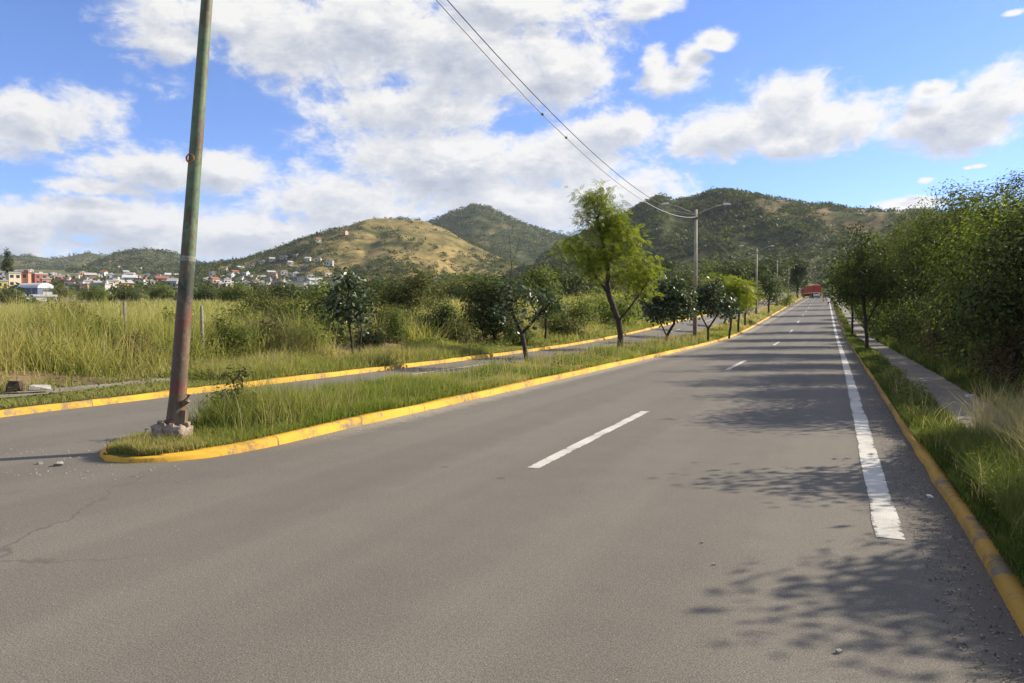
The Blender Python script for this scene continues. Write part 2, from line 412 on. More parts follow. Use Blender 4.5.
M['dirt'] = soil('gutter_dirt', [(0.35, (0.085, 0.065, 0.045)), (0.65, (0.17, 0.135, 0.10))], 3, 60, 0.8)
M['stone'] = soil('pale_stone', [(0.3, (0.25, 0.23, 0.20)), (0.7, (0.42, 0.40, 0.36))], 8, 40, 0.6)
M['litter'] = plain('white_litter', (0.62, 0.62, 0.60), 0.6, var=0.1)
M['bark'] = soil('bark', [(0.3, (0.045, 0.034, 0.025)), (0.7, (0.11, 0.085, 0.062))], 7, 40, 0.9)
M['bark_pale'] = soil('pale_bark', [(0.3, (0.09, 0.072, 0.055)), (0.7, (0.19, 0.155, 0.12))], 7, 40, 0.7)
M['glossy'] = leaf_mat('glossy_leaf', [(0.024, 0.046, 0.016), (0.055, 0.085, 0.030), (0.19, 0.21, 0.13)], 0.42, 0.35, 0.2)
M['feather'] = leaf_mat('feathery_leaf', [(0.115, 0.155, 0.015), (0.20, 0.235, 0.022), (0.33, 0.31, 0.045)], 0.55, 0.2, 0.5)
M['green'] = leaf_mat('green_leaf', [(0.060, 0.090, 0.018), (0.125, 0.155, 0.032), (0.22, 0.225, 0.068)], 0.6, 0.12, 0.4)
M['dark'] = leaf_mat('dark_leaf', [(0.030, 0.045, 0.012), (0.066, 0.086, 0.023), (0.14, 0.15, 0.048)], 0.6, 0.12, 0.3)
M['bright'] = leaf_mat('bright_leaf', [(0.10, 0.145, 0.025), (0.19, 0.23, 0.045), (0.30, 0.31, 0.10)], 0.6, 0.12, 0.45)
M['scrub'] = leaf_mat('dry_scrub_leaf', [(0.065, 0.080, 0.022), (0.125, 0.13, 0.042), (0.21, 0.18, 0.08)], 0.7, 0.08, 0.3)
M['grass'] = leaf_mat('short_grass', [(0.060, 0.095, 0.016), (0.140, 0.180, 0.032), (0.24, 0.240, 0.068), (0.40, 0.32, 0.18)], 0.6, 0.2, 0.5)
M['verge'] = leaf_mat('verge_grass', [(0.045, 0.072, 0.015), (0.095, 0.125, 0.028), (0.17, 0.175, 0.055), (0.32, 0.27, 0.14)], 0.65, 0.12, 0.42)  # short grass in darker olive; shade on the right verge put into the colour
M['tallgrass'] = leaf_mat('tall_grass', [(0.080, 0.120, 0.025), (0.205, 0.23, 0.052), (0.38, 0.34, 0.13), (0.52, 0.43, 0.23)], 0.65, 0.15, 0.5)
M['dry'] = leaf_mat('dry_grass', [(0.22, 0.18, 0.09), (0.34, 0.28, 0.16), (0.42, 0.35, 0.22)], 0.7, 0.2, 0.4)

def hill_mat(name, stops, scale):
    m, nt, b = new_mat(name); co = objco(nt)
    n = nz(nt, scale, 9, 0.62, co); f = nz(nt, scale * 9, 5, 0.65, co); g = nz(nt, scale * 1.3, 3, 0.5, objco(nt, (1, 1, 4)))
    f2 = nt.nodes.new('ShaderNodeMath'); f2.operation = 'MULTIPLY_ADD'
    nt.links.new(g.outputs['Fac'], f2.inputs[0]); f2.inputs[1].default_value = 0.5
    s = nt.nodes.new('ShaderNodeMath'); s.operation = 'MULTIPLY'; nt.links.new(n.outputs['Fac'], s.inputs[0]); s.inputs[1].default_value = 0.5
    nt.links.new(s.outputs[0], f2.inputs[2])
    c = ramp(nt, f2.outputs[0], stops)
    c = mix(nt, 0.75, c, ramp(nt, f.outputs['Fac'], [(0.35, (0.5, 0.52, 0.45)), (0.65, (1.35, 1.3, 1.2))]), 'MULTIPLY')
    ta = nt.nodes.new('ShaderNodeAttribute'); ta.attribute_name = 'tint'
    c = mix(nt, ta.outputs['Fac'], c, ramp(nt, f.outputs['Fac'], [(0.35, (0.11, 0.085, 0.04)), (0.65, (0.27, 0.19, 0.10))]))
    nt.links.new(c, b.inputs['Base Color']); b.inputs['Roughness'].default_value = 1.0; b.inputs['Specular IOR Level'].default_value = 0.05
    return m
M['hill_green'] = hill_mat('wooded_hill', [(0.40, (0.028, 0.040, 0.015)), (0.52, (0.050, 0.060, 0.022)), (0.60, (0.12, 0.10, 0.045)), (0.70, (0.24, 0.165, 0.09))], 0.010)
M['hill_gold'] = hill_mat('dry_grass_hill', [(0.38, (0.065, 0.068, 0.024)), (0.47, (0.16, 0.135, 0.055)), (0.6, (0.27, 0.205, 0.085))], 0.012)
M['hill_far'] = hill_mat('far_hill', [(0.40, (0.05, 0.065, 0.03)), (0.52, (0.11, 0.105, 0.05)), (0.62, (0.19, 0.145, 0.075))], 0.006)

# ---------------------------------------------------------------- ground, road, kerbs, paths
def geo(a, b, n): return np.sign(a) * np.geomspace(abs(a), abs(b), n)
xs = np.unique(np.concatenate([geo(-42, -9000, 46), np.arange(-40, 20.1, 0.5), geo(22, 7000, 36)]))
ys = np.unique(np.concatenate([-geo(32, 900, 12), np.arange(-30, 300, 3.0), geo(306, 9000, 40)]))
def ground_off(X, y):
    o = np.zeros_like(X)
    o = np.where((X > -15.5) & (X < 2.9), -0.14, o)
    left = np.clip((-15.5 - X) / 1.6, 0, 1)
    o = np.where(X <= -15.5, -0.14 + left * (0.42 + 0.25 * fbm(X * 0.3, y * 0.3)), o)
    right = np.clip((X - 2.9) / 1.2, 0, 1)
    return np.where(X >= 2.9, -0.14 + right * (0.34 + 0.2 * fbm(X * 0.4, y * 0.4)), o)
def ground_z(x, y):
    x = np.asarray(x, float); y = np.asarray(y, float)
    X = x - shift(y) * np.exp(-(x / 200) ** 2)
    return base_z(x, y) + ground_off(X, y)
GX, GY = np.meshgrid(xs, ys)
gx = GX + shift(GY) * np.exp(-(GX / 200) ** 2)
gz = ground_z(gx, GY)
nx, ny = len(xs), len(ys)
idx = np.arange(nx * ny).reshape(ny, nx)
gq = np.stack([idx[:-1, :-1], idx[:-1, 1:], idx[1:, 1:], idx[1:, :-1]], -1).reshape(-1, 4)
tag(mesh_np('ground', np.stack([gx, GY, gz], -1), gq, mat=M['field'], smooth=True), kind='structure')

def strip(name, X0, X1, dz, y0, y1, mat, step=1.5, cols=4, jitter=0.0, label=None):
    yy = np.linspace(y0, y1, max(2, int((y1 - y0) / step) + 1)); n = len(yy)
    V = []
    for i, y in enumerate(yy):
        a = X0(y) if callable(X0) else X0; b = X1(y) if callable(X1) else X1
        if jitter:
            a = a + jitter * (vnoise(y * 1.7, 3.3) - 0.5); b = b + jitter * (vnoise(y * 1.9, 8.1) - 0.5)
        X = np.linspace(a, b, cols + 1)
        V.append(np.stack([X + shift(y), np.full(cols + 1, y), road_z(X, y) + dz], -1))
    id_ = np.arange(n * (cols + 1)).reshape(n, cols + 1)
    q = np.stack([id_[:-1, :-1], id_[:-1, 1:], id_[1:, 1:], id_[1:, :-1]], -1).reshape(-1, 4)
    tn = np.tile(np.clip(1 - np.abs(np.linspace(-1, 1, cols + 1)) ** 3, 0, 1), n) if cols == 6 else None
    return mesh_np(name, np.concatenate(V), q, mat=mat, smooth=True, tint=tn)

RK, LK, FK = 0.92, -6.50, -12.40            # right kerb, median kerb, far kerb of the other carriageway
tag(strip('road', FK - 0.05, RK + 0.05, 0.0, -30, 262, M['asphalt'], 1.0, 26), kind='structure')
tag(strip('verge', RK + 0.12, 1.62, 0.12, -30, 250, M['turf'], 1.5, 3), kind='structure')
tag(strip('pavement', 1.55, 2.50, 0.15, -30, 250, M['concrete'], 1.5, 3, 0.12), kind='structure')
tag(strip('verge', 2.45, 3.3, 0.13, -30, 250, M['turf'], 1.5, 3, 0.2), kind='structure')
tag(strip('verge', -13.95, FK - 0.12, 0.12, -30, 250, M['turf'], 1.5, 4), kind='structure')
tag(strip('pavement', -14.75, -13.9, 0.15, -30, 250, M['concrete'], 1.5, 3, 0.10), kind='structure')
tag(strip('bank', -17.6, -14.7, 0.14, -30, 250, M['earth'], 1.0, 8, 0.3), kind='structure')
bank = C.objects['bank']
bv = np.zeros(len(bank.data.vertices) * 3, np.float32); bank.data.vertices.foreach_get('co', bv); bv = bv.reshape(-1, 3)
t_ = np.clip((-14.9 - (bv[:, 0] - shift(bv[:, 1]))) / 2.4, 0, 1)
bv[:, 2] += t_ * (0.32 + 0.5 * (fbm(bv[:, 0] * 0.9, bv[:, 1] * 0.9) - 0.4)); bank.data.vertices.foreach_set('co', bv.ravel())

def med_left(y): return -9.15 + 0.75 * math.exp(-max(0, y - 7.3) / 3.0)
nose = [(-6.50, 8.6), (-6.47, 7.6), (-6.50, 6.95), (-6.66, 6.40), (-6.95, 6.0), (-7.35, 5.78), (-7.75, 5.85), (-8.08, 6.15), (-8.30, 6.65), (-8.40, 7.3)]
med_path = [(LK, y) for y in np.arange(246, 9, -1.5)] + nose + [(med_left(y), y) for y in np.arange(8.5, 246, 1.5)]
def kerb(name, path, inside, mat, w=0.17, h=0.115):
    """path in road coordinates; inside = +1 when the kerb body lies to the left of travel"""
    P = np.array(path, float); n = len(P)
    T = np.gradient(P, axis=0); T /= np.linalg.norm(T, axis=1)[:, None]
    N = np.stack([-T[:, 1], T[:, 0]], -1) * inside
    prof = [(0.0, -0.06), (0.015, h - 0.03), (0.045, h), (w - 0.02, h + 0.005), (w, h - 0.03), (w, -0.06)]
    V = []
    for (o, z) in prof:
        wob = 0.018 * (vnoise(P[:, 1] * 1.3 + o * 9, P[:, 0] + o * 5) - 0.5) * 2
        Q = P + N * (o + wob)[:, None]
        low = 1 - 0.35 * np.exp(-((Q[:, 1] - 5.8) / 1.6) ** 2) * (Q[:, 0] < -6)
        V.append(np.stack([Q[:, 0] + shift(Q[:, 1]), Q[:, 1], road_z(Q[:, 0], Q[:, 1]) + z * low + wob * 0.9], -1))
    V = np.stack(V, 1)                       # n, 6, 3
    id_ = np.arange(n * 6).reshape(n, 6)
    q = np.stack([id_[:-1, :-1], id_[:-1, 1:], id_[1:, 1:], id_[1:, :-1]], -1).reshape(-1, 4)
    return tag(mesh_np(name, V, q, mat=mat), kind='structure')
def resample(path, s):
    P = np.array(path, float); d = np.concatenate([[0], np.cumsum(np.linalg.norm(np.diff(P, axis=0), axis=1))])
    t = np.arange(0, d[-1], s); return np.stack([np.interp(t, d, P[:, 0]), np.interp(t, d, P[:, 1])], -1)
kerb('kerb', resample(med_path, 0.4), -1, M['yellow_paint'])
kerb('kerb', resample([(RK, y) for y in np.arange(-20, 248, 2.0)], 0.4), -1, M['old_yellow'], 0.15, 0.07)
kerb('kerb', resample([(FK, y) for y in np.arange(-20, 248, 2.0)], 0.4), 1, M['yellow_paint'])
# median soil: rows across from the inner kerb edges
def median():
    rows = []
    yy = np.concatenate([np.linspace(5.86, 9, 16), np.arange(10, 247, 1.5)])
    nl = np.array(nose)
    for y in yy:
        if y <= 8.6:
            k = int(np.argmin(nl[:, 1])); ra = nl[:k + 1][::-1]; la = nl[k:]
            a = np.interp(y, la[:, 1], la[:, 0]); b = np.interp(y, ra[:, 1], ra[:, 0])
            if y > 7.3: a = med_left(y)
        else: a, b = med_left(y), LK
        a += 0.10; b -= 0.10
        if a > b: a = b = (a + b) / 2
        X = np.linspace(a, b, 7); hump = np.sin(np.linspace(0, math.pi, 7)) * 0.07 * min(1, (y - 5.8) / 1.5)
        rows.append(np.stack([X + shift(y), np.full(7, y), road_z(X, y) + (0.10 if y > 9 else 0.10 - 0.035 * (9 - y) / 3.2) + hump], -1))
    V = np.concatenate(rows); id_ = np.arange(len(V)).reshape(-1, 7)
    q = np.stack([id_[:-1, :-1], id_[:-1, 1:], id_[1:, 1:], id_[1:, :-1]], -1).reshape(-1, 4)
    return tag(mesh_np('median', V, q, mat=M['turf'], smooth=True), kind='structure')
median()
# painted markings
tag(strip('edge_line', 0.31, 0.51, 0.004, 6.1, 246, M['white_paint'], 0.5, 6, 0.03), kind='structure')
for y in (7.4, 23.4, 43.6, 62.5, 80, 97, 114, 131, 148, 165, 182, 199, 216, 233):
    tag(strip('centre_dash', -3.04, -2.89, 0.004, y, y + 5.2, M['white_paint'], 0.35, 6, 0.02), kind='structure')
for y in (18, 36, 54, 72, 90, 108, 126, 144):
    tag(strip('centre_dash', -10.95, -10.85, 0.004, y, y + 4.9, M['white_paint'], 0.35, 6, 0.02), kind='structure')

# ---------------------------------------------------------------- hills
def px_az(x): return px_azel(x, HOR)[0]
def big_dry(a, t):
    n = fbm(a * 45, t * 14 + a * 20, 4)
    side = np.clip((a - px_az(738)) / 0.05, 0, 1) * np.clip((t - 0.45) / 0.2, 0, 1)
    return np.clip((n - 0.42) * 6, 0, 1) * side * 0.95
class Hill:
    def __init__(s, name, sil, D, wf, wb, mat, rough=0.10, p=1.25, na=160, nr=64, seed=0, dry=None):
        s.D, s.wf, s.wb, s.p, s.rough, s.seed = D, wf, wb, p, rough, seed
        s.az = np.array([px_az(x) for x, y in sil])
        s.el = np.array([(HOR - y) / FPX * math.cos(px_az(x) + TH) for x, y in sil])
        a = np.linspace(s.az[0], s.az[-1], na); r = np.linspace(D - wf, D + wb, nr)
        A, Rr = np.meshgrid(a, r)
        X, Y = Rr * np.sin(A), Rr * np.cos(A); Z = s.z(X, Y)
        id_ = np.arange(na * nr).reshape(nr, na)
        q = np.stack([id_[:-1, :-1], id_[:-1, 1:], id_[1:, 1:], id_[1:, :-1]], -1).reshape(-1, 4)
        s.obj = tag(mesh_np(name, np.stack([X, Y, Z], -1), q, mat=mat, smooth=True, tint=(dry(A, (Rr - D + wf) / wf).ravel() if dry else None)), kind='structure')
    def z(s, x, y):
        az = np.arctan2(x, y); rho = np.hypot(x, y)
        top = CAMZ + np.interp(az, s.az, s.el) * s.D
        b = base_z(x, y) - 4
        t = np.where(rho < s.D, (rho - (s.D - s.wf)) / s.wf, 1 - (rho - s.D) / s.wb); t = np.clip(t, 0, 1)
        e = np.clip(np.minimum(az - s.az[0], s.az[-1] - az) / 0.03, 0, 1)
        f = (0.5 - 0.5 * np.cos(np.pi * t)) ** s.p
        k_ = 5.5 / s.wf
        g = fbm(x * k_ + s.seed * 7.7, y * k_ + s.seed, 5) - 0.5
        gully = np.abs(fbm(x * k_ * 0.9 + s.seed * 3.1 + 0.4 * y * k_, y * k_ * 0.5, 4) - 0.5) * 2
        amp = s.rough * np.sin(np.pi * np.clip(t, 0, 1)) ** 0.8
        f = f + amp * (g * 1.6 - 0.35 + 0.7 * gully * 0.8)
        fine = (fbm(x / 14, y / 14, 3) - 0.5) * 0.012 * t
        return b + np.maximum(top - b, 0) * np.clip(f + fine, 0, 1.05) * (0.15 + 0.85 * e)
H_far1 = Hill('hill', [(-160, 262), (-60, 256), (0, 258), (30, 257), (55, 261), (75, 257), (90, 254), (104, 257), (122, 262), (160, 268), (200, 276)], 2900, 900, 700, M['hill_far'], 0.10, seed=1)
H_far2 = Hill('hill', [(70, 276), (100, 265), (118, 256), (136, 253), (152, 252), (172, 256), (190, 262), (206, 268), (240, 274), (290, 280)], 2200, 800, 600, M['hill_far'], 0.12, seed=2)
H_dark2 = Hill('hill', [(380, 250), (410, 234), (432, 225), (452, 216), (474, 208), (488, 210), (512, 221), (540, 232), (580, 243), (640, 262)], 1900, 800, 600, M['hill_green'], 0.10, seed=3)
H_gold = Hill('hill', [(170, 284), (205, 268), (240, 262), (290, 249), (320, 240), (345, 233), (368, 225), (388, 221), (405, 220), (425, 222), (445, 230), (470, 245), (495, 258), (530, 272), (580, 282)], 1150, 520, 420, M['hill_gold'], 0.30, seed=4)
H_big = Hill('hill', [(520, 272), (560, 250), (600, 228), (630, 215), (646, 206), (661, 197), (672, 202), (690, 200), (705, 196), (718, 195), (742, 198), (770, 203), (800, 209), (830, 212), (870, 214), (920, 215), (990, 219), (1080, 226), (1200, 250)], 980, 560, 450, M['hill_green'], 0.22, seed=5, dry=lambda a, t: big_dry(a, t))
HILLS = [H_far1, H_far2, H_dark2, H_gold, H_big]
def terrain_z(x, y):
    z = ground_z(x, y)
    for h in HILLS:
        rho = np.hypot(x, y); az = np.arctan2(x, y)
        ok = (rho > h.D - h.wf) & (rho < h.D + h.wb) & (az > h.az[0]) & (az < h.az[-1])
        z = np.where(ok, np.maximum(z, h.z(x, y)), z)
    return z
def stand(px, py, r0=60, r1=3500):
    """where the line of sight through a photograph pixel meets the land"""
    d = px_dir(px, py); hd = math.hypot(d[0], d[1])
    r = np.geomspace(r0, r1, 1600); x = d[0] / hd * r; y = d[1] / hd * r; z = CAMZ + d[2] / hd * r
    hit = np.nonzero(terrain_z(x, y) > z)[0]
    k = hit[0] if len(hit) else 900
    return float(x[k]), float(y[k]), float(terrain_z(x[k:k + 1], y[k:k + 1])[0]), float(r[k])

# ---------------------------------------------------------------- foliage
LEAF = (np.array([[0, 0, 0], [0.28, 0.45, 0.06], [0, 1, 0], [-0.28, 0.45, 0.06]]), [[0, 1, 2, 3]])
BIGLEAF = (np.array([[0, 0, 0], [0.22, 0.25, 0.05], [0.26, 0.6, 0.04], [0, 1, -0.08], [-0.26, 0.6, 0.04], [-0.22, 0.25, 0.05], [0, 0.45, -0.03]]),
           [[0, 1, 2, 6], [6, 2, 3, 4], [0, 6, 4, 5]])
def frond_template(pairs=6):
    V = []; F = []
    for i in range(pairs):
        y = 0.15 + 0.8 * i / (pairs - 1); l = 0.34 * math.sin(math.pi * (0.25 + 0.6 * i / (pairs - 1)))
        for s in (1, -1):
            b = len(V); w = 0.055
            V += [(0, y - w, 0), (s * l * 0.5, y - w * 0.2, 0.03), (s * l, y + 0.12, -0.02), (s * l * 0.5, y + w * 1.9, 0.02)]
            F.append([b, b + 1, b + 2, b + 3] if s > 0 else [b + 3, b + 2, b + 1, b])
    V = np.array(V); V[:, 2] -= 0.25 * V[:, 1] ** 2
    return V, F
FROND = frond_template()

def unit(v): return v / (np.linalg.norm(v, axis=-1, keepdims=True) + 1e-9)
def scatter(P, size, tmpl, up=0.5, droop=0.0, tint=None, r=rng, out=None, face=None):
    """put one leaf of the template at each point; returns verts, quads, tint"""
    n = len(P); T, F = tmpl; F = np.array(F)
    nrm = r.normal(size=(n, 3)); nrm[:, 2] = np.abs(nrm[:, 2]) + up; nrm = unit(nrm)
    if face is not None: nrm = unit(nrm * 0.75 + face)
    d = r.normal(size=(n, 3))
    if out is not None: d = d * 0.6 + out
    d[:, 2] -= droop
    d = unit(d - (d * nrm).sum(1, keepdims=True) * nrm)
    s = np.cross(d, nrm)
    sz = size * r.uniform(0.65, 1.3, n)
    V = P[:, None, :] + sz[:, None, None] * (T[None, :, 0:1] * s[:, None] + T[None, :, 1:2] * d[:, None] + T[None, :, 2:3] * nrm[:, None])
    Q = (np.arange(n)[:, None, None] * len(T) + F[None]).reshape(-1, 4)
    if tint is None: tint = np.clip(r.normal(0.45, 0.25, n), 0, 1)
    return V.reshape(-1, 3), Q, np.repeat(tint, len(T))

def blob_pts(blobs, n, r=rng, shell=2.0):
    w = np.array([b[3] * b[4] * b[5] for b in blobs]) ** 0.8; w /= w.sum()
    k = r.choice(len(blobs), n, p=w); B = np.array(blobs, float)[k]
    d = unit(r.normal(size=(n, 3))) * (r.random((n, 1)) ** (1 / shell))
    return B[:, :3] + d * B[:, 3:6]

def grow(trunks, att, r_base, r_tip=0.006, seg=0.22, r=rng, sides=6):
    nodes = []; par = []
    for t in trunks:
        t = [np.array(p, float) for p in t]
        prev = -1
        if nodes:
            prev = int(np.argmin(np.linalg.norm(np.array(nodes) - t[0], axis=1)))
            t = t[1:]
        last = nodes[prev] if prev >= 0 else t[0]
        if prev < 0: nodes.append(t[0]); par.append(-1); prev = 0; t = t[1:]
        for p in t:
            m_ = max(1, int(np.linalg.norm(p - last) / seg))
            for i in range(1, m_ + 1):
                q = last + (p - last) * i / m_ + (r.normal(size=3) * seg * 0.06 if i < m_ else 0)
                nodes.append(q); par.append(prev); prev = len(nodes) - 1
            last = p
    n_tr = len(nodes)
    base = np.array(nodes)
    lo = max(1, int(n_tr * 0.25))
    order = np.argsort([np.min(np.linalg.norm(base[lo:] - a, axis=1)) for a in att])
    for i in order:
        a = att[i]; N = np.array(nodes)
        d = np.linalg.norm(N - a, axis=1) * (1 + 0.5 * (N[:, 2] > a[2])); d[:lo] += 9
        k = int(np.argmin(d)); p0 = N[k]; L = np.linalg.norm(a - p0)
        if L < 0.03: continue
        c = (p0 + a) / 2 + r.normal(size=3) * L * 0.12 + np.array([0, 0, L * 0.12])
        m_ = max(1, int(L / seg)); prev = k
        for j in range(1, m_ + 1):
            t = j / m_; nodes.append((1 - t) ** 2 * p0 + 2 * t * (1 - t) * c + t * t * a); par.append(prev); prev = len(nodes) - 1
    N = np.array(nodes); par = np.array(par); n = len(N)
    cnt = np.zeros(n); kids = np.bincount(par[par >= 0], minlength=n); cnt[kids == 0] = 1
    for i in range(n - 1, 0, -1): cnt[par[i]] += cnt[i]
    rad = r_tip * np.maximum(cnt, 1) ** 0.5
    rad = r_tip + (rad - r_tip) * (r_base - r_tip) / max(rad[0] - r_tip, 1e-6)
    ch = np.nonzero(par >= 0)[0]; A, B = N[par[ch]], N[ch]
    ra = np.minimum(rad[par[ch]], rad[ch] * 1.35); rb = rad[ch]
    t = unit(B - A); ref = np.where(np.abs(t[:, 2:3]) < 0.9, np.array([[0, 0, 1.0]]), np.array([[1.0, 0, 0]]))
    u = unit(np.cross(t, ref)); w = np.cross(t, u)
    an = np.arange(sides) * 2 * np.pi / sides
    ring = np.cos(an)[None, :, None] * u[:, None] + np.sin(an)[None, :, None] * w[:, None]
    V = np.concatenate([A[:, None] + ring * ra[:, None, None] , (B + t * 0.01)[:, None] + ring * rb[:, None, None]], 1)
    b = np.arange(len(ch))[:, None, None] * (2 * sides); k = np.arange(sides); k2 = (k + 1) % sides
    F = np.stack([k, k2, sides + k2, sides + k], -1)[None] + b
    return V.reshape(-1, 3), F.reshape(-1, 4)

def tree(name, loc, trunks, blobs, n_cl, per, spread, leaf, size, lm, bm='bark', r_base=0.09, up=0.5, droop=0.0, rz=0.0, seed=1, shell=2.0, label='', cat='tree', group=None, wood='trunk', fol='crown', r_tip=0.006, tint_mu=0.45):
    r = np.random.default_rng(seed)
    root = empty(name, loc, rz, label=label, cat=cat, group=group)
    att = blob_pts(blobs, n_cl, r, shell)
    V, Q = grow(trunks, att, r_base, r_tip=r_tip, r=r)
    mesh_np(wood, V, Q, mat=M[bm], parent=root, smooth=True)
    P = np.repeat(att, per, axis=0) + r.normal(size=(n_cl * per, 3)) * spread * np.array([1, 1, 0.75])
    ct = np.repeat(r.normal(tint_mu, 0.16, n_cl), per)
    tint = np.clip(ct + r.normal(0, 0.09 if leaf is LEAF else 0.16, n_cl * per), 0, 1)
    out = unit(P - np.repeat(att, per, axis=0))
    cw = unit(P - (att.mean(0) - np.array([0, 0, 0.3])))
    V, Q, T = scatter(P, size, leaf, up, droop, tint, r, out, (out * 0.6 + cw * 0.5) if leaf is LEAF else None)
    ok = V[:, 2].reshape(len(P), -1).min(1) > 0.02
    if not ok.all():
        nv = len(leaf[0]); keepv = np.repeat(ok, nv); nf = len(leaf[1]); keepq = np.repeat(ok, nf)
        mp = np.cumsum(keepv) - 1; Q = mp[Q[keepq]]; V = V[keepv]; T = T[keepv]
    mesh_np(fol, V, Q, mat=M[lm], parent=root, tint=T)
    return root

def gpos(x, y, dz=0.0): return (float(x), float(y), float(ground_z(x, y)) + dz)
def med_pos(px, d):
    x, y = at(px, d); return (x, y, float(base_z(x, y)) + 0.15)

# --- trees on the median
big = tree('tree', med_pos(620, 30.6), [[(0, 0, -0.1), (0.02, 0, 0.8), (-0.05, 0, 1.3)], [(-0.05, 0, 1.3), (-0.55, 0.2, 2.4), (-1.05, 0.1, 3.1), (-1.5, 0, 4.2)], [(-0.05, 0, 1.3), (0.5, -0.2, 1.9), (0.95, 0, 2.6)], [(-0.55, 0.2, 2.4), (-0.6, 0.1, 3.8), (-1.0, 0, 5.6)]],
     [(-1.15, 0, 6.25, 0.9, 0.8, 0.55), (-1.7, 0.1, 5.6, 0.45, 0.5, 0.4), (-0.55, 0, 5.0, 0.85, 0.8, 0.7), (-1.95, 0, 4.35, 0.95, 0.95, 0.5), (-0.35, 0.1, 4.0, 1.35, 1.2, 0.75), (0.75, 0, 3.2, 0.95, 0.9, 0.65), (-1.2, -0.4, 3.5, 0.8, 0.8, 0.5), (-0.75, 0, 6.75, 0.35, 0.4, 0.25), (1.1, 0, 2.5, 0.4, 0.5, 0.3), (-0.8, 0, 5.7, 0.8, 0.8, 0.7), (0.35, 0.1, 4.6, 0.75, 0.8, 0.7), (-0.1, 0, 5.6, 0.6, 0.6, 0.6), (1.2, 0, 3.4, 0.5, 0.6, 0.5), (-2.5, 0, 4.3, 0.5, 0.5, 0.35)],
     370, 9, 0.19, FROND, 0.27, 'feather', 'bark', 0.125, 0.7, 0.25, 0, 11, 1.6, 'tall feathery light green tree with a forked trunk on the grassy median', r_tip=0.007)
tree('tree', med_pos(527, 23.8), [[(0, 0, -0.1), (-0.08, 0, 0.5), (-0.17, 0, 0.95)], [(-0.17, 0, 0.95), (0.1, 0, 1.2), (0.5, -0.1, 1.6), (0.68, 0, 2.2), (0.62, 0, 2.9)], [(-0.17, 0, 0.95), (-0.5, 0.1, 1.5), (-0.62, 0.1, 2.3), (-0.55, 0, 3.2), (-0.62, 0, 4.1)], [(-0.62, 0.1, 2.3), (-0.95, 0.1, 3.0), (-0.98, 0, 3.7)], [(0.5, -0.1, 1.6), (1.0, 0, 2.1), (1.15, 0, 2.5)], [(-0.55, 0, 3.2), (-0.35, 0, 3.6), (-0.25, 0, 4.0)]],
     [(0.68, 0, 2.1, 0.24, 0.3, 0.6), (0.35, 0, 1.5, 0.3, 0.3, 0.25), (-0.38, 0, 1.25, 0.28, 0.35, 0.3), (0.2, 0, 2.1, 0.45, 0.4, 0.5), (-0.75, 0, 1.7, 0.5, 0.5, 0.45), (0.95, 0, 1.75, 0.3, 0.3, 0.35), (-0.6, 0, 2.3, 0.35, 0.4, 0.4)],
     85, 7, 0.13, BIGLEAF, 0.175, 'glossy', 'bark', 0.075, 0.3, 0.5, 0, 12, 1.5, 'sparse crooked young tree with glossy leaves and bare twigs, nearest the viewer on the median', tint_mu=0.6)
GLO = dict(leaf=BIGLEAF, size=0.19, tint_mu=0.5, lm='glossy', bm='bark', up=0.4, droop=0.45)
tree('tree', med_pos(668, 36.5), [[(0, 0, -0.1), (-0.05, 0, 0.5)], [(-0.05, 0, 0.5), (-0.35, 0, 1.1), (-0.5, 0, 2.0)], [(-0.05, 0, 0.5), (0.3, 0, 1.1), (0.25, 0, 2.3), (0.1, 0, 3.0)]],
     [(-0.65, 0, 2.0, 0.8, 0.8, 0.85), (0.45, 0, 2.4, 0.9, 0.9, 0.9), (-0.1, 0, 3.1, 0.8, 0.8, 0.65), (0.0, -0.3, 1.7, 1.0, 0.8, 0.55), (0.9, 0, 1.9, 0.45, 0.5, 0.5)],
     210, 17, 0.17, seed=13, r_base=0.08, label='dense round glossy leaved median tree just left of the nearest upright street lamp', **GLO)
tree('tree', med_pos(708, 43.5), [[(0, 0, -0.1), (0, 0, 0.7)], [(0, 0, 0.7), (-0.4, 0, 1.5), (-0.5, 0, 2.2)], [(0, 0, 0.7), (0.5, 0, 1.5), (0.6, 0, 2.3)]],
     [(-0.5, 0, 2.3, 0.9, 0.8, 0.85), (0.6, 0, 2.1, 1.0, 0.8, 0.8), (0.1, 0, 3.1, 0.75, 0.7, 0.6), (1.3, 0, 1.7, 0.5, 0.6, 0.5)],
     180, 15, 0.17, seed=14, r_base=0.07, label='dark glossy leaved median tree just right of the nearest upright street lamp', **GLO)
tree('tree', med_pos(729, 50), [[(0, 0, -0.1), (0.15, 0, 1.2), (0.2, 0, 2.4)]], [(0, 0, 2.7, 1.5, 1.3, 1.2), (-0.7, 0, 3.7, 0.9, 0.9, 0.7), (0.8, 0, 3.2, 0.9, 0.9, 0.8)],
     150, 13, 0.22, FROND, 0.32, 'feather', 'bark', 0.08, 0.6, 0.2, 0, 15, 1.6, 'light green feathery median tree with a thin trunk behind the dark glossy trees')
tree('tree', med_pos(738, 58), [[(0, 0, -0.1), (0.05, 0, 1.0), (0.1, 0, 2.0)]], [(0, 0, 2.6, 1.7, 1.4, 1.2), (-0.5, 0, 3.6, 1.2, 1.0, 0.8), (1.3, 0, 2.9, 1.0, 1.0, 0.8)],
     120, 13, 0.24, LEAF, 0.20, 'green', 'bark', 0.09, 0.6, 0.1, 0, 16, 1.6, 'mid green bushy median tree, third beyond the nearest upright street lamp')
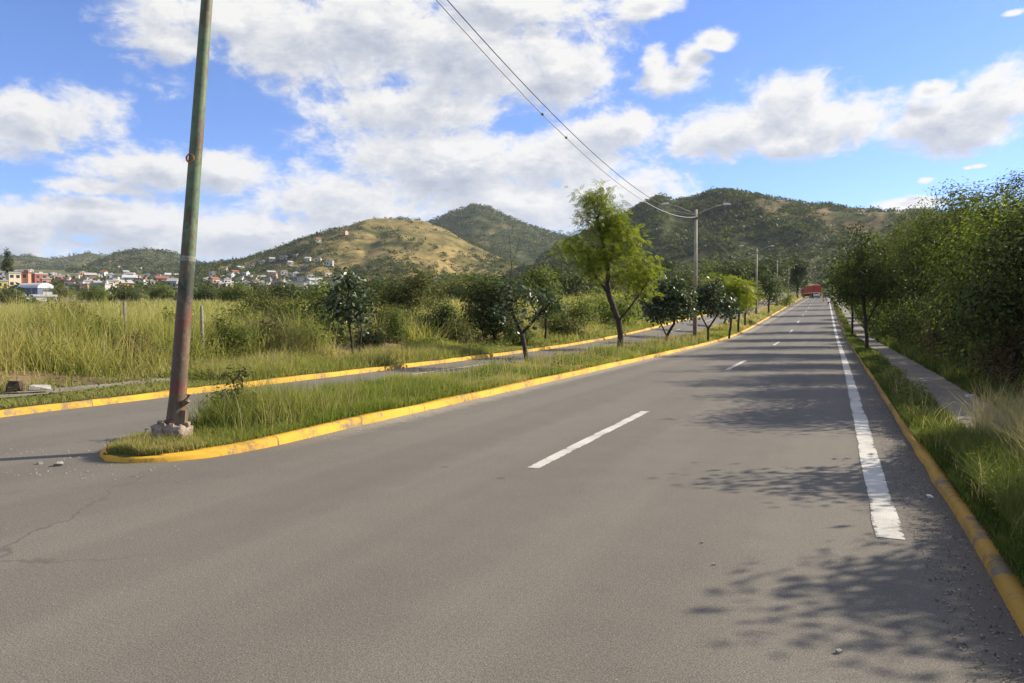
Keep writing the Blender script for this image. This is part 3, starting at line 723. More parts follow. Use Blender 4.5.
tree('tree', med_pos(745, 66), [[(0, 0, -0.1), (0.0, 0, 1.0), (0.1, 0, 2.2)]], [(0, 0, 2.4, 1.35, 1.3, 1.25), (0.3, 0, 3.3, 0.9, 0.9, 0.6)],
     110, 13, 0.24, LEAF, 0.20, 'scrub', 'bark', 0.09, 0.6, 0.1, 0, 17, 1.6, 'olive brown bushy median tree, fourth beyond the nearest upright street lamp')
tree('tree', med_pos(768.5, 96), [[(0, 0, -0.1), (0.0, 0, 1.0), (0.1, 0, 2.4)]], [(0, 0, 3.2, 1.9, 1.6, 2.0), (-0.6, 0, 4.4, 1.2, 1.1, 1.0), (0.9, 0, 2.0, 1.1, 1, 0.9)],
     130, 14, 0.3, LEAF, 0.26, 'dark', 'bark', 0.13, 0.6, 0.1, 0, 18, 1.6, 'dark brownish green tree far along the median, right of the second upright street lamp')
tree('shrub', med_pos(786, 128), [[(0, 0, -0.1), (0, 0, 0.5)]], [(0, 0, 1.1, 1.6, 1.2, 1.0), (0.6, 0, 1.8, 1.0, 1, 0.8)],
     70, 13, 0.25, LEAF, 0.24, 'bright', 'bark', 0.06, 0.6, 0.1, 0, 19, 1.6, 'small bright green shrub at the far end of the median', 'shrub', wood='stem', fol='foliage')
tree('shrub', med_pos(750.5, 69), [[(0, 0, -0.05), (0, 0, 0.15)]], [(0, 0, 0.35, 0.35, 0.3, 0.3)], 26, 10, 0.1, LEAF, 0.10, 'dark', 'bark', 0.02, 0.6, 0.1, 0, 20, 1.6, 'little dark shrub beside the kerb of the median, below the olive brown tree', 'shrub', wood='stem', fol='foliage')
# weedy bushes on the median nose
tree('shrub', med_pos(234, 10.3), [[(0, 0, -0.05), (0, 0, 0.3)]], [(0.0, 0, 0.30, 0.35, 0.35, 0.26), (0.05, 0, 0.66, 0.20, 0.2, 0.16)], 100, 13, 0.07, LEAF, 0.055, 'scrub', 'bark', 0.015, 0.5, 0.1, 0, 21, 1.6, 'thin leafy weed with a raised top right behind the leaning post', 'shrub', wood='stem', fol='foliage')
# --- tree and shrubs of the far verge
x, y = at(353, 24.6); tree('tree', gpos(x, y), [[(0, 0, -0.1), (0.05, 0, 0.35), (0.25, 0, 0.6)], [(0.05, 0, 0.35), (-0.1, 0, 1.2), (-0.25, 0, 2.2), (-0.1, 0, 2.9)], [(0.25, 0, 0.6), (0.35, 0, 1.3), (0.25, 0, 2.0)]],
     [(-0.6, 0, 2.25, 0.55, 0.55, 0.6), (-0.15, 0, 2.9, 0.5, 0.5, 0.45), (0.25, 0, 2.2, 0.4, 0.45, 0.6), (-0.2, 0, 1.75, 0.6, 0.5, 0.35), (0.45, 0, 1.55, 0.25, 0.3, 0.3)],
     140, 11, 0.14, BIGLEAF, 0.16, 'glossy', 'bark', 0.05, 0.4, 0.45, 0, 22, 1.6, tint_mu=0.62, label= 'slim glossy leaved young tree on the far verge across the left carriageway')

def shrub(px, d, blobs, lm, label, seed, n=150, per=14, size=0.12, spread=0.2, name='shrub', cat='shrub', bm='bark', group=None, leaf=LEAF, rb=0.06, tm=0.45):
    x, y = at(px, d)
    h = max(b[2] for b in blobs)
    tr = [[(0, 0, -0.15), (0.05, 0, h * 0.35), (0, 0, h * 0.7)]]
    ws = 'trunk' if name == 'tree' else 'stem'; fs = 'crown' if name == 'tree' else 'foliage'
    return tree(name, gpos(x, y), tr, blobs, int(n * 1.5), per + 2, spread, leaf, size, lm, bm, rb, 0.5, 0.1, 0, seed, 1.7, label, cat, group, ws, fs, tint_mu=tm)
shrub(312, 33, [(0, 0, 1.1, 1.6, 1.3, 1.1), (-1.6, 0, 0.9, 1.2, 1, 0.9), (0.7, 0, 1.9, 0.9, 0.9, 0.7)], 'green', 'wide green shrub in the tall grass, left of the glossy young verge tree', 31, 190, 15, 0.14, 0.22)
shrub(278, 37, [(0, 0, 1.2, 1.7, 1.4, 1.2), (-1.4, 0, 1.6, 1.0, 1, 0.9)], 'scrub', 'olive grey shrub deep in the grass right of the leaning post', 32, 160, 14, 0.15, 0.24)
shrub(300, 25.5, [(0, 0, 0.6, 0.8, 0.6, 0.6), (0.6, 0, 0.5, 0.5, 0.5, 0.4)], 'bright', 'low bright green bush at the grass edge, below left of the glossy young tree', 33, 90, 14, 0.10, 0.14)
shrub(408, 41, [(0, 0, 2.2, 1.9, 1.5, 1.5), (1.0, 0, 3.0, 1.2, 1, 0.8), (-1.2, 0, 1.9, 1.2, 1, 1.1)], 'scrub', 'rounded olive tree above the tall grass, right of the glossy young tree', 34, 190, 14, 0.16, 0.26, 'tree', 'tree', rb=0.1)
shrub(440, 34, [(0, 0, 1.0, 0.9, 0.8, 0.8), (0.3, 0, 1.6, 0.5, 0.5, 0.4)], 'dark', 'dark dome shaped shrub among pale grass mid way along the far verge', 35, 90, 14, 0.11, 0.16)
shrub(396, 31, [(0, 0, 0.9, 0.55, 0.6, 0.8)], 'green', 'narrow upright green shrub right beside the glossy young tree on the far verge', 36, 70, 13, 0.10, 0.15)
shrub(428, 31, [(0, 0, 0.45, 0.9, 0.6, 0.4)], 'bright', 'low spreading bright green shrub by the far kerb, under the dark dome shaped shrub', 37, 80, 13, 0.09, 0.14)
shrub(494, 36, [(0, 0, 2.2, 1.7, 1.4, 1.3), (0.9, 0, 3.0, 1.2, 1.1, 0.9), (-1.0, 0, 2.8, 0.8, 0.9, 0.7), (0.2, 0, 1.3, 1.5, 1.2, 0.7)], 'dark', 'big dark green tree filling the far verge behind the sparse crooked young tree', 38, 230, 15, 0.16, 0.25, 'tree', 'tree', rb=0.11)
shrub(520, 35, [(0, 0, 0.8, 0.9, 0.8, 0.75)], 'green', 'round mid green shrub at the foot of the big dark tree on the far verge', 39, 90, 14, 0.11, 0.18)
shrub(545, 38, [(0, 0, 2.9, 1.0, 0.9, 0.9), (-0.4, 0, 3.7, 0.7, 0.7, 0.6), (0.3, 0, 2.2, 0.8, 0.7, 0.5)], 'green', 'slender light crowned tree on the far verge between the crooked and the feathery median trees', 40, 120, 13, 0.15, 0.22, 'tree', 'tree', rb=0.06)
shrub(583, 47, [(0, 0, 1.5, 1.3, 1.1, 1.4), (-1.5, 0, 1.2, 1.2, 1, 1.0)], 'green', 'tall leafy green shrub seen just left of the feathery tree trunk, across the left carriageway', 41, 140, 14, 0.15, 0.24)
shrub(600, 55, [(0, 0, 1.6, 1.8, 1.2, 1.4), (2.0, 0, 1.3, 1.3, 1.1, 1.1)], 'bright', 'bright green shrub seen just right of the feathery tree trunk, across the left carriageway', 42, 150, 14, 0.18, 0.28)
shrub(645, 70, [(0, 0, 2.0, 2.2, 1.5, 1.8), (-2.2, 0, 1.5, 1.6, 1.3, 1.3)], 'green', 'large green bush by the far kerb, left of the round dark glossy tree', 43, 150, 14, 0.24, 0.34)
shrub(688, 84, [(0, 0, 2.6, 2.6, 2, 2.3), (2.6, 0, 2.0, 2.0, 1.6, 1.6)], 'scrub', 'olive bush across the left carriageway behind the nearest upright street lamp', 44, 150, 14, 0.28, 0.4)
shrub(722, 108, [(0, 0, 3.4, 3.0, 2.4, 3.0), (2.0, 0, 5.0, 2.0, 2, 1.6)], 'dark', 'dark tree beyond the left carriageway, behind the light feathery median tree', 45, 160, 14, 0.34, 0.45, 'tree', 'tree', rb=0.15)
shrub(752, 135, [(0, 0, 4.6, 3.0, 2.4, 4.0), (3.2, 0, 3.6, 2.4, 2, 3.0)], 'dark', 'tall dark tree at the far left of the road, behind the second upright street lamp', 46, 170, 14, 0.42, 0.5, 'tree', 'tree', rb=0.2)
shrub(774, 160, [(0, 0, 6.4, 3.4, 2.6, 4.6), (-2.2, 0, 4.5, 2.5, 2, 3.0)], 'dark', 'very dark tall tree behind the third upright street lamp', 47, 170, 14, 0.48, 0.55, 'tree', 'tree', rb=0.22)
shrub(797, 195, [(0, 0, 7.5, 3.6, 3.0, 5.2), (-3.6, 0, 6.0, 2.6, 2, 4.0)], 'dark', 'very dark tall tree at the far end of the road, left of the red truck', 48, 170, 14, 0.55, 0.6, 'tree', 'tree', rb=0.24)

M['dead'] = leaf_mat('dead_leaf', [(0.055, 0.038, 0.022), (0.13, 0.092, 0.052), (0.24, 0.175, 0.10)], 0.8, 0.05, 0.3)
for px, d, bl, lm, lb, sd in (
    (28, 18.6, [(0, 0, 0.55, 0.7, 0.5, 0.55), (0.4, 0, 0.9, 0.35, 0.3, 0.3)], 'dead', 'dead brown bush at the foot of the tall grass near the left edge', 401),
    (128, 19.2, [(0, 0, 0.5, 0.8, 0.5, 0.5), (-0.5, 0, 0.4, 0.5, 0.5, 0.4)], 'dead', 'rounded dead brown bush in the tall grass left of the leaning post', 402),
    (105, 19.6, [(0, 0, 0.7, 0.5, 0.5, 0.6)], 'green', 'leafy green bush in the tall grass beside the rounded dead brown bush', 403),
    (150, 20.0, [(0, 0, 0.35, 0.6, 0.4, 0.35)], 'bright', 'low bright green bush in front of the tall grass, just left of the leaning post', 404),
    (226, 22.5, [(0, 0, 0.8, 0.7, 0.6, 0.7), (0.6, 0, 0.6, 0.5, 0.5, 0.5)], 'green', 'mid green bush in the tall grass just right of the leaning post', 405),
    (258, 24.5, [(0, 0, 0.6, 0.9, 0.6, 0.6)], 'dead', 'dead brown bush in the tall grass below the olive grey shrub', 406),
    (70, 21.5, [(0, 0, 1.2, 0.9, 0.7, 0.5)], 'dead', 'reddish brown dry bush deep in the tall grass near the left edge', 407),
    (372, 28.5, [(0, 0, 0.55, 0.8, 0.6, 0.55)], 'scrub', 'olive bush by the far kerb just right of the glossy young tree trunk', 408),
    (462, 33, [(0, 0, 0.9, 0.8, 0.7, 0.7), (-0.5, 0, 0.6, 0.6, 0.5, 0.5)], 'scrub', 'olive bush between the dark dome shaped shrub and the big dark tree', 409),
    (478, 38, [(0, 0, 1.3, 1.0, 0.8, 0.9)], 'dead', 'dry brown bush behind the olive bush left of the big dark tree', 410)):
    shrub(px, d, bl, lm, lb, sd, 90, 12, 0.085 if d < 24 else 0.11, 0.13, rb=0.03)

for px, d, lm, h, lb in ((245, 30, 'green', 1.5, 'green bush rising from the field grass above the thin leafy weed'), (330, 30, 'green', 1.3, 'green bush hugging the left side of the glossy young tree trunk'), (388, 36, 'scrub', 1.7, 'olive bush between the glossy young tree and the rounded olive tree'),
    (418, 36, 'green', 1.4, 'green bush in front of the rounded olive tree'), (452, 40, 'bright', 1.6, 'yellow green bush behind the dark dome shaped shrub'), (340, 44, 'dark', 2.3, 'dark bush far behind the glossy young tree'), (266, 46, 'green', 2.1, 'green bush far back in the grass above the dead brown bush'),
    (370, 52, 'green', 2.4, 'green bush far back in the grass left of the rounded olive tree'), (430, 56, 'dark', 2.7, 'dark bush far back in the grass right of the rounded olive tree'), (505, 50, 'green', 2.2, 'green bush far behind the sparse crooked young tree'), (560, 42, 'scrub', 1.8, 'olive bush left of the feathery tree across the left carriageway'),
    (630, 62, 'scrub', 2.0, 'olive bush right of the feathery tree across the left carriageway'), (184, 27, 'green', 1.5, 'green bush in the field grass seen right behind the leaning post'), (60, 30, 'green', 1.6, 'green bush deep in the field grass towards the left edge')):
    shrub(px, d, [(0, 0, h * 0.5, h * 0.6, h * 0.5, h * 0.5), (h * 0.4, 0, h * 0.4, h * 0.45, h * 0.4, h * 0.38), (-h * 0.3, 0, h * 0.72, h * 0.35, h * 0.3, h * 0.3)], lm, lb, int(px * 7 + d), 100, 12, 0.10 + 0.0012 * d, 0.10 + 0.05 * h, rb=0.04)

# --- far line of trees beyond the field, and the tall conifer by the town
k = 0
far_spec = [(8, 205, 5.0, 'dark'), (96, 230, 5.6, 'green'), (60, 260, 6.0, 'scrub'), (128, 215, 5.0, 'dark'), (160, 240, 6.0, 'green'), (205, 190, 4.6, 'dark'), (236, 150, 5.0, 'green'), (255, 180, 6.2, 'scrub'), (285, 130, 5.0, 'dark'), (330, 110, 5.0, 'green'), (372, 90, 4.6, 'dark'), (452, 85, 4.4, 'scrub'), (470, 120, 6.2, 'green'), (555, 110, 6.5, 'dark'), (590, 130, 6.5, 'scrub'), (625, 150, 8.0, 'green'), (665, 170, 9.0, 'dark'), (705, 190, 9.5, 'green')]
ORD = ['at the left edge of the photo', 'second from the left', 'third from the left', 'fourth from the left', 'just left of the leaning post', 'just right of the leaning post', 'a little right of the leaning post', 'well right of the leaning post', 'left of the glossy young tree', 'behind the glossy young tree', 'right behind the glossy young tree', 'left of the big dark verge tree', 'above the big dark verge tree', 'left of the feathery tree', 'behind the feathery tree', 'right of the feathery tree', 'above the round dark glossy tree', 'above the nearest upright street lamp foot']
CN = {'dark': 'dark green', 'green': 'mid green', 'scrub': 'olive'}
for (px, d, h, c) in far_spec:
    bl = [(0, 0, h * 0.55, h * 0.55, h * 0.5, h * 0.45), (h * 0.6, 0, h * 0.42, h * 0.45, h * 0.4, h * 0.38), (-h * 0.55, 0, h * 0.4, h * 0.45, h * 0.4, h * 0.36)]
    shrub(px, d, bl, c, f'{CN[c]} tree in the line beyond the grass, {ORD[k]}', 60 + k, 130, 13, 0.075 * h, 0.08 * h, 'tree', 'tree', group='distant trees beyond the grass', rb=0.03 * h)
    k += 1

# woods that read as one mass on the slopes and behind the field
def clump_mass(pts, sizes, per, seed, mat, name, tmu=0.45):
    r = np.random.default_rng(seed); n = len(pts)
    d = unit(r.normal(size=(n, per, 3))) * (r.random((n, per, 1)) ** 0.45); d[:, :, 2] = np.abs(d[:, :, 2]) * 0.95
    P = (pts[:, None] + d * sizes[:, None, None]).reshape(-1, 3)
    S = np.repeat(sizes, per)
    tint = np.clip(np.repeat(r.normal(tmu, 0.2, n), per) + r.normal(0, 0.12, n * per), 0, 1)
    V, Q, T = scatter(P, 1.0, LEAF, 0.7, 0, tint, r)
    nv = 4
    Vc = V.reshape(-1, nv, 3); c = P[:, None]; V = (c + (Vc - c) * (S * 0.62)[:, None, None]).reshape(-1, 3)
    return tag(mesh_np(name, V, Q, mat=mat, tint=T), kind='stuff', label=None)

def hill_pts(h, n, t0, t1, seed, dens=None):
    r = np.random.default_rng(seed)
    az = r.uniform(h.az[0], h.az[-1], n * 3); t = r.uniform(t0, t1, n * 3)
    rho = h.D - h.wf + t * h.wf
    keep = np.ones(len(az), bool)
    if dens is not None: keep = r.random(len(az)) < dens(az, t)
    az, rho = az[keep][:n], rho[keep][:n]
    x, y = rho * np.sin(az), rho * np.cos(az)
    return np.stack([x, y, terrain_z(x, y)], -1)
def sz(r, n, a, b): return np.random.default_rng(r).uniform(a, b, n) ** 1.0
def big_d(az, t):
    x = fbm(az * 30, t * 9, 4); return np.clip((x - 0.30) * 4, 0.12, 1) * (1 - 0.9 * big_dry(az, t))
p = hill_pts(H_big, 9000, 0.12, 1.02, 101, big_d)
tag(clump_mass(p, sz(1, len(p), 2.0, 5.2), 16, 201, M['dark'], 'hill_scrub'), 'dark green scrub and trees covering the big hill behind the road', 'scrub')
p = hill_pts(H_dark2, 2600, 0.2, 1.02, 102)
tag(clump_mass(p, sz(2, len(p), 4, 9), 14, 202, M['dark'], 'hill_scrub'), 'dark scrub covering the pointed hill behind the golden one', 'scrub')
left_az = px_az(352)
def gold_d(az, t):
    woods = np.clip((left_az - az) / 0.02, 0, 1); g = fbm(az * 40, t * 8, 4)
    foot = np.clip((0.42 - t) / 0.1, 0, 1); rgt = np.clip((az - px_az(455)) / 0.03, 0, 1)
    return np.clip(np.maximum.reduce([woods * 0.9, foot * 0.9, rgt * 0.7, np.where(g > 0.54, 0.45, 0.08)]), 0, 1)
p = hill_pts(H_gold, 5000, 0.0, 1.01, 103, gold_d)
tag(clump_mass(p, sz(3, len(p), 1.8, 5.0), 16, 203, M['dark'], 'hill_scrub'), 'trees and scattered bushes on the golden hill and its wooded left slope', 'scrub')
for h, n, s in ((H_far1, 900, 104), (H_far2, 1500, 105)):
    p = hill_pts(h, n, 0.0, 0.86, s, lambda az, t: np.clip(1.25 - t, 0, 1))
    tag(clump_mass(p, sz(s, len(p), 5, 11), 12, s + 100, M['dark'], 'hill_scrub'), 'dark bushes on the low far hill ' + ('at the left edge' if s == 104 else 'beside the leaning post'), 'scrub')
r_ = np.random.default_rng(9)
az = r_.uniform(px_az(-60), px_az(830), 2600); rho = 240 + 560 * r_.random(2600) ** 0.8
keep = ~((az > px_az(770)) & (rho < 330)) & (fbm(az * 60, rho / 40, 3) > 0.42)
az, rho = az[keep], rho[keep]; x = rho * np.sin(az); y = rho * np.cos(az)
p = np.stack([x, y, terrain_z(x, y)], -1)
tag(clump_mass(p, r_.uniform(2.2, 4.4, len(p)), 18, 301, M['dark'], 'woodland'), 'low dark woodland between the grass field and the hills', 'woodland')

# ---------------------------------------------------------------- town
def wallmat(c): return plain('wall_paint', c, 0.85, var=0.10, scale=0.8)
WM = {'cream': wallmat((0.62, 0.52, 0.36)), 'orange': wallmat((0.50, 0.22, 0.12)), 'red': wallmat((0.32, 0.10, 0.07)), 'white': wallmat((0.52, 0.50, 0.46)), 'grey': wallmat((0.34, 0.33, 0.32)),
      'pink': wallmat((0.55, 0.30, 0.22)), 'brown': wallmat((0.26, 0.17, 0.11)), 'yellow': wallmat((0.55, 0.48, 0.12)), 'salmon': wallmat((0.58, 0.27, 0.17))}
M['window'] = plain('window_dark', (0.03, 0.035, 0.045), 0.2, spec=0.5)
M['door'] = plain('door_brown', (0.10, 0.06, 0.04), 0.6)
M['tin'] = plain('tin_roof', (0.48, 0.49, 0.50), 0.45, var=0.06)
M['slab'] = plain('roof_slab', (0.36, 0.34, 0.31), 0.9)
M['redroof'] = plain('red_roof', (0.27, 0.10, 0.065), 0.7)
M['blue'] = plain('blue_grey_front', (0.10, 0.13, 0.19), 0.7)
def house(px, py, w, d, h, col, label, rz=None, group=None, gable=False, storeys=1, name='house', roof='slab', r0=60):
    x, y, z, rho = stand(px, py, r0)
    a = math.atan2(x, y)
    rt = empty(name, (x, y, z - 0.5), (-a if rz is None else rz - a), label=label, cat='house', group=group)
    MB().box((0, 0, h / 2), (w, d, h)).build('wall', WM[col], rt)
    if gable:
        mb = MB(); mb.prism([(-d / 2 - 0.5, h + 0.002), (d / 2 + 0.5, h + 0.002), (0, h + d * 0.28)], 'x', -w / 2 - 0.5, w / 2 + 0.5); mb.build('roof', M[roof], rt)
    else:
        MB().box((0, 0, h + 0.14), (w + 0.5, d + 0.5, 0.28)).box((0, -d / 2 - 0.1, h + 0.5), (w + 0.3, 0.2, 0.44)).box((w * 0.25, d * 0.15, h + 0.98), (w * 0.3, d * 0.3, 1.4)).build('roof', M[roof], rt)
    fh = h / storeys
    for s in range(storeys):
        n = max(2, int(w / 3.2))
        for i in range(n):
            wx = -w / 2 + w * (i + 0.5) / n
            if s == 0 and i == n // 2:
                MB().box((wx, -d / 2, 1.55), (1.1, 0.12, 2.1)).build('door', M['door'], rt)
            else:
                f = MB().box((wx, -d / 2, s * fh + fh * 0.58), (1.5, 0.16, fh * 0.42)).build('window', M['window'], rt)
    return rt
house(13.5, 287, 5.4, 6, 7.4, 'cream', 'tall narrow cream house at the left edge of the town', 0.25, storeys=2)
house(22.5, 287, 6.6, 7, 7.6, 'orange', 'orange house beside the tall cream one in the town', -0.2, storeys=2, roof='redroof')
house(38, 285, 7.2, 7, 6.6, 'red', 'red two storey house right of the orange house', 0.5, storeys=2)
house(46, 286, 4.5, 5, 4.2, 'salmon', 'small salmon house beside the red two storey house', 0.2)
house(3, 281, 6, 6, 6.4, 'grey', 'grey house at the extreme left edge of the photo', 0.1, storeys=2)
house(2, 288, 4.5, 5, 3.6, 'yellow', 'yellow green low house at the extreme left edge, under the grey one', 0.1)
house(58, 280, 6.6, 6, 3.8, 'pink', 'pink flat house left in the pair above the field trees', 0.2)
house(66, 280, 5.6, 6, 3.4, 'cream', 'cream flat house right in the pair above the field trees', 0.1)
house(30, 272, 8, 7, 3.8, 'white', 'white house high behind the red and orange houses', 0.3)
house(20, 274, 7, 7, 4.4, 'white', 'white house just above the tall cream house', 0.0)
house(90, 281, 8, 7, 5, 'brown', 'brown house with grey roof in the middle of the left town', 0.2, gable=True, roof='slab')
house(40, 301, 9, 5, 1.9, 'white', 'long low white building in front of the vaulted hall', 0.15, roof='tin')
# vaulted hall
x, y, z, rho = stand(36, 295.5)
hall = empty('hall', (x, y, z - 0.4), -math.atan2(x, y) + 0.75, label='hall with a white vaulted roof and dark blue grey front', cat='hall')
MB().box((0, 0, 1.6), (7.4, 9.5, 3.2)).build('wall', M['blue'], hall)
arc = [(3.9 * math.cos(t), 3.2 + 2.1 * math.sin(t)) for t in np.linspace(0, math.pi, 13)]
mb = MB(); mb.prism([(u, w) for (u, w) in arc], 'y', -5.0, 5.0); mb.build('roof', M['tin'], hall)
MB().box((0, -4.76, 1.4), (2.6, 0.14, 2.6)).build('door', M['door'], hall)
rr = random.Random(5)
near_specs = [(88, 289, 'white'), (92, 293, 'pink'), (97, 289, 'white'), (101, 294, 'grey'), (105, 288, 'white'), (108, 292, 'white'), (112, 289, 'cream'), (84, 287, 'salmon'), (78, 291, 'brown')]
for i, (px, py, c) in enumerate(near_specs):
    o = house(px, py, rr.uniform(4.2, 6.5), 6, rr.uniform(3, 4.6), c, 'small ' + c + ' house in the crowded cluster of the left town', rr.uniform(-0.5, 0.5), 'houses in the crowded cluster')
slope = [(118, 268), (126, 274), (132, 277), (140, 270), (147, 279), (152, 274), (158, 281), (165, 272), (171, 283), (176, 277), (206, 283), (212, 277), (219, 288), (226, 285), (231, 279), (239, 283), (246, 276), (252, 285), (258, 289), (262, 281), (268, 285), (274, 279), (280, 286), (283, 275), (288, 288), (292, 282), (297, 291), (301, 283), (306, 287), (310, 279), (316, 290), (318, 284), (332, 283), (341, 279), (348, 282), (356, 281), (366, 284), (104, 276), (110, 280), (96, 270), (72, 272), (64, 285), (318, 243), (345, 235), (278, 268), (300, 271), (56, 284), (70, 288), (76, 281), (82, 276), (98, 278), (106, 272), (114, 286), (120, 282), (124, 288), (130, 284), (136, 281), (142, 286), (150, 286), (155, 277), (162, 284), (168, 279), (174, 287), (52, 276), (214, 284), (222, 280), (229, 288), (235, 275), (243, 288), (249, 280), (266, 290), (271, 276), (277, 290), (286, 283), (295, 276), (304, 290), (312, 285), (320, 289), (327, 277), (336, 287), (262, 264), (272, 262), (284, 260), (296, 258), (308, 262), (252, 268), (240, 270), (318, 262), (330, 266), (290, 266), (305, 270), (225, 272)]
for i, (px, py) in enumerate(slope):
    c = rr.choice(['white', 'white', 'white', 'cream', 'pink', 'grey', 'salmon', 'brown'])
    side = 'left of the leaning post' if px < 190 else 'right of the leaning post'
    house(px, py, rr.uniform(4.5, 8.5), 7, rr.uniform(3.0, 5.5), c, f'tiny {c} house scattered on the distant hillside {side}', rr.uniform(-0.6, 0.6), f'tiny {c} houses on the hillside {side}', gable=rr.random() < 0.3, roof=rr.choice(['slab', 'tin', 'slab', 'slab', 'redroof']), r0=300)
house(597, 286, 13, 6, 2.6, 'red', 'low red building half hidden behind the feathery median tree', 0.1, roof='redroof', r0=140)
house(536, 288, 5, 4, 3.6, 'white', 'small white building with pale roof glimpsed above the crooked young tree', 0.1, roof='tin', r0=140)
# tall dark conifer by the town
x, y, z, rho = stand(8, 284)
tree('conifer', (x, y, z), [[(0, 0, -0.2), (0, 0, 8), (0.2, 0, 20)]], [(0, 0, 18, 2.0, 2, 3.4), (0.6, 0, 13.5, 3.2, 3, 3.6), (-1.6, 0, 11, 3.0, 3, 3.2), (1.8, 0, 9, 2.8, 3, 3.0)], 150, 12, 0.6, LEAF, 0.95, 'dark', 'bark', 0.4, 0.4, 0.2, 0, 90, 1.7, 'tall dark ragged conifer above the town at the left edge', 'conifer', r_tip=0.05)

# ---------------------------------------------------------------- right side: verge trees, hedge trees, undergrowth
def rpos(X, y): return (X + float(shift(y)), y, float(ground_z(X + shift(y), y)))
tree('tree', rpos(1.42, 36.5)[:2] + (float(base_z(1.4, 36.5)) + 0.12,), [[(0, 0, -0.1), (-0.05, 0, 1.2), (-0.15, 0, 2.2), (-0.2, 0, 3.4)], [(-0.05, 0, 1.2), (0.5, 0.1, 2.4), (0.8, 0, 3.3)]],
     [(-0.9, 0, 2.6, 1.0, 1.2, 0.9), (0.1, 0, 3.2, 1.3, 1.3, 1.0), (-0.5, 0, 4.2, 1.2, 1.2, 0.9), (0.8, 0, 2.7, 0.9, 1, 0.8), (-0.3, 0, 5.1, 0.7, 0.7, 0.6), (-1.4, 0, 3.5, 0.7, 0.8, 0.6)],
     330, 17, 0.2, LEAF, 0.13, 'dark', 'bark', 0.085, 0.5, 0.2, 0, 111, 1.5, 'dark tree with a thin trunk on the strip between kerb and right pavement')
tree('tree', rpos(1.35, 56)[:2] + (float(base_z(1.0, 56)) + 0.12,), [[(0, 0, -0.1), (0, 0, 1.4), (-0.1, 0, 3.2)]],
     [(0, 0, 3.0, 1.3, 1.4, 1.2), (-0.5, 0, 4.4, 1.2, 1.3, 1.1), (0.6, 0, 5.3, 0.9, 0.9, 0.8)],
     150, 14, 0.25, LEAF, 0.18, 'green', 'bark', 0.08, 0.5, 0.2, 0, 112, 1.5, 'second thin tree on the right verge strip, just beyond the dark verge tree')
hedge = [  # X, Y, height, spread, leaf, label
    (4.85, 8.7, 3.5, 1.2, 'green', 'green small tree overhanging the near pavement beyond the right edge'), (4.0, 11.3, 3.3, 1.05, 'dark', 'small dark tree overhanging the pavement just out of the right edge'),
    (3.7, 16.6, 4.0, 1.75, 'dark', 'dark tree shading the pavement at the right edge of the photo'),
    (4.0, 20.2, 4.3, 1.8, 'bright', 'bright sunlit green tree at the right edge, leaning over the pavement'),
    (4.3, 24.6, 5.2, 2.0, 'green', 'broad green tree right of centre in the hedge, with a ragged top'),
    (4.2, 29.8, 5.9, 2.0, 'dark', 'dark dense tree in the hedge, just right of the dark verge tree'),
    (4.0, 37, 6.6, 2.2, 'green', 'taller green tree in the hedge, behind the dark verge tree'),
    (4.0, 46, 7.2, 2.3, 'scrub', 'olive brown tree peeping over the dark verge tree'),
    (7.5, 21.5, 5.0, 2.2, 'dark', 'dark spiky topped tree in the second row at the right edge'),
    (8.0, 28, 6.4, 2.5, 'dark', 'dark tree in the second row, behind the broad green hedge tree'),
    (7.6, 38, 7.4, 2.5, 'dark', 'dark tree in the second row, behind the taller green hedge tree'),
    (3.6, 56, 7.2, 2.3, 'green', 'green tree at the far end of the pavement'),
    (3.6, 68, 7.5, 2.6, 'green', 'pale green tall tree farther along the right side of the road'),
    (3.6, 84, 7.6, 2.8, 'scrub', 'olive tree far along the right side of the road'),
    (3.9, 104, 8.0, 3.2, 'dark', 'dark tree far along the right side of the road'),
]
for i, (X, y, h, s, lm, lab) in enumerate(hedge):
    r = random.Random(400 + i)
    bl = [(r.uniform(-.3, .3), r.uniform(-.3, .3), h * 0.60, s, s, h * 0.26), (r.uniform(-.6, .2), r.uniform(-.5, .5), h * 0.80, s * 0.65, s * 0.65, h * 0.19),
          (-s * 0.55, r.uniform(-.6, .6), h * 0.42, s * 0.6, s * 0.7, h * 0.18), (s * 0.5, r.uniform(-.8, .8), h * 0.48, s * 0.7, s * 0.8, h * 0.22), (r.uniform(-.4, .4), s * 0.5, h * 0.66, s * 0.6, s * 0.6, h * 0.24),
          (r.uniform(-.8, .8), r.uniform(-.8, .8), h * 0.93, s * 0.3, s * 0.3, h * 0.09)]
    near = y < 50
    n = int(min(480 * (s / 1.8) ** 2, 620) * (1 if near else 0.55)); sz_ = (0.10 if y > 12 else 0.12) if near else 0.24
    tree('tree', rpos(X, y), [[(0, 0, -0.2), (0.1, 0, h * 0.25), (0, 0.1, h * 0.5), (0, 0, h * 0.75)], [(0.1, 0, h * 0.25), (-s * 0.4, 0.1, h * 0.45)], [(0.1, 0, h * 0.25), (s * 0.4, -0.2, h * 0.48)]],
         bl, n, 29 if near else 14, 0.20 if near else 0.32, LEAF, sz_, lm, 'bark', 0.10, 0.5, 0.15, r.uniform(0, 0.6), 120 + i, 1.6,
         lab, r_tip=0.007)
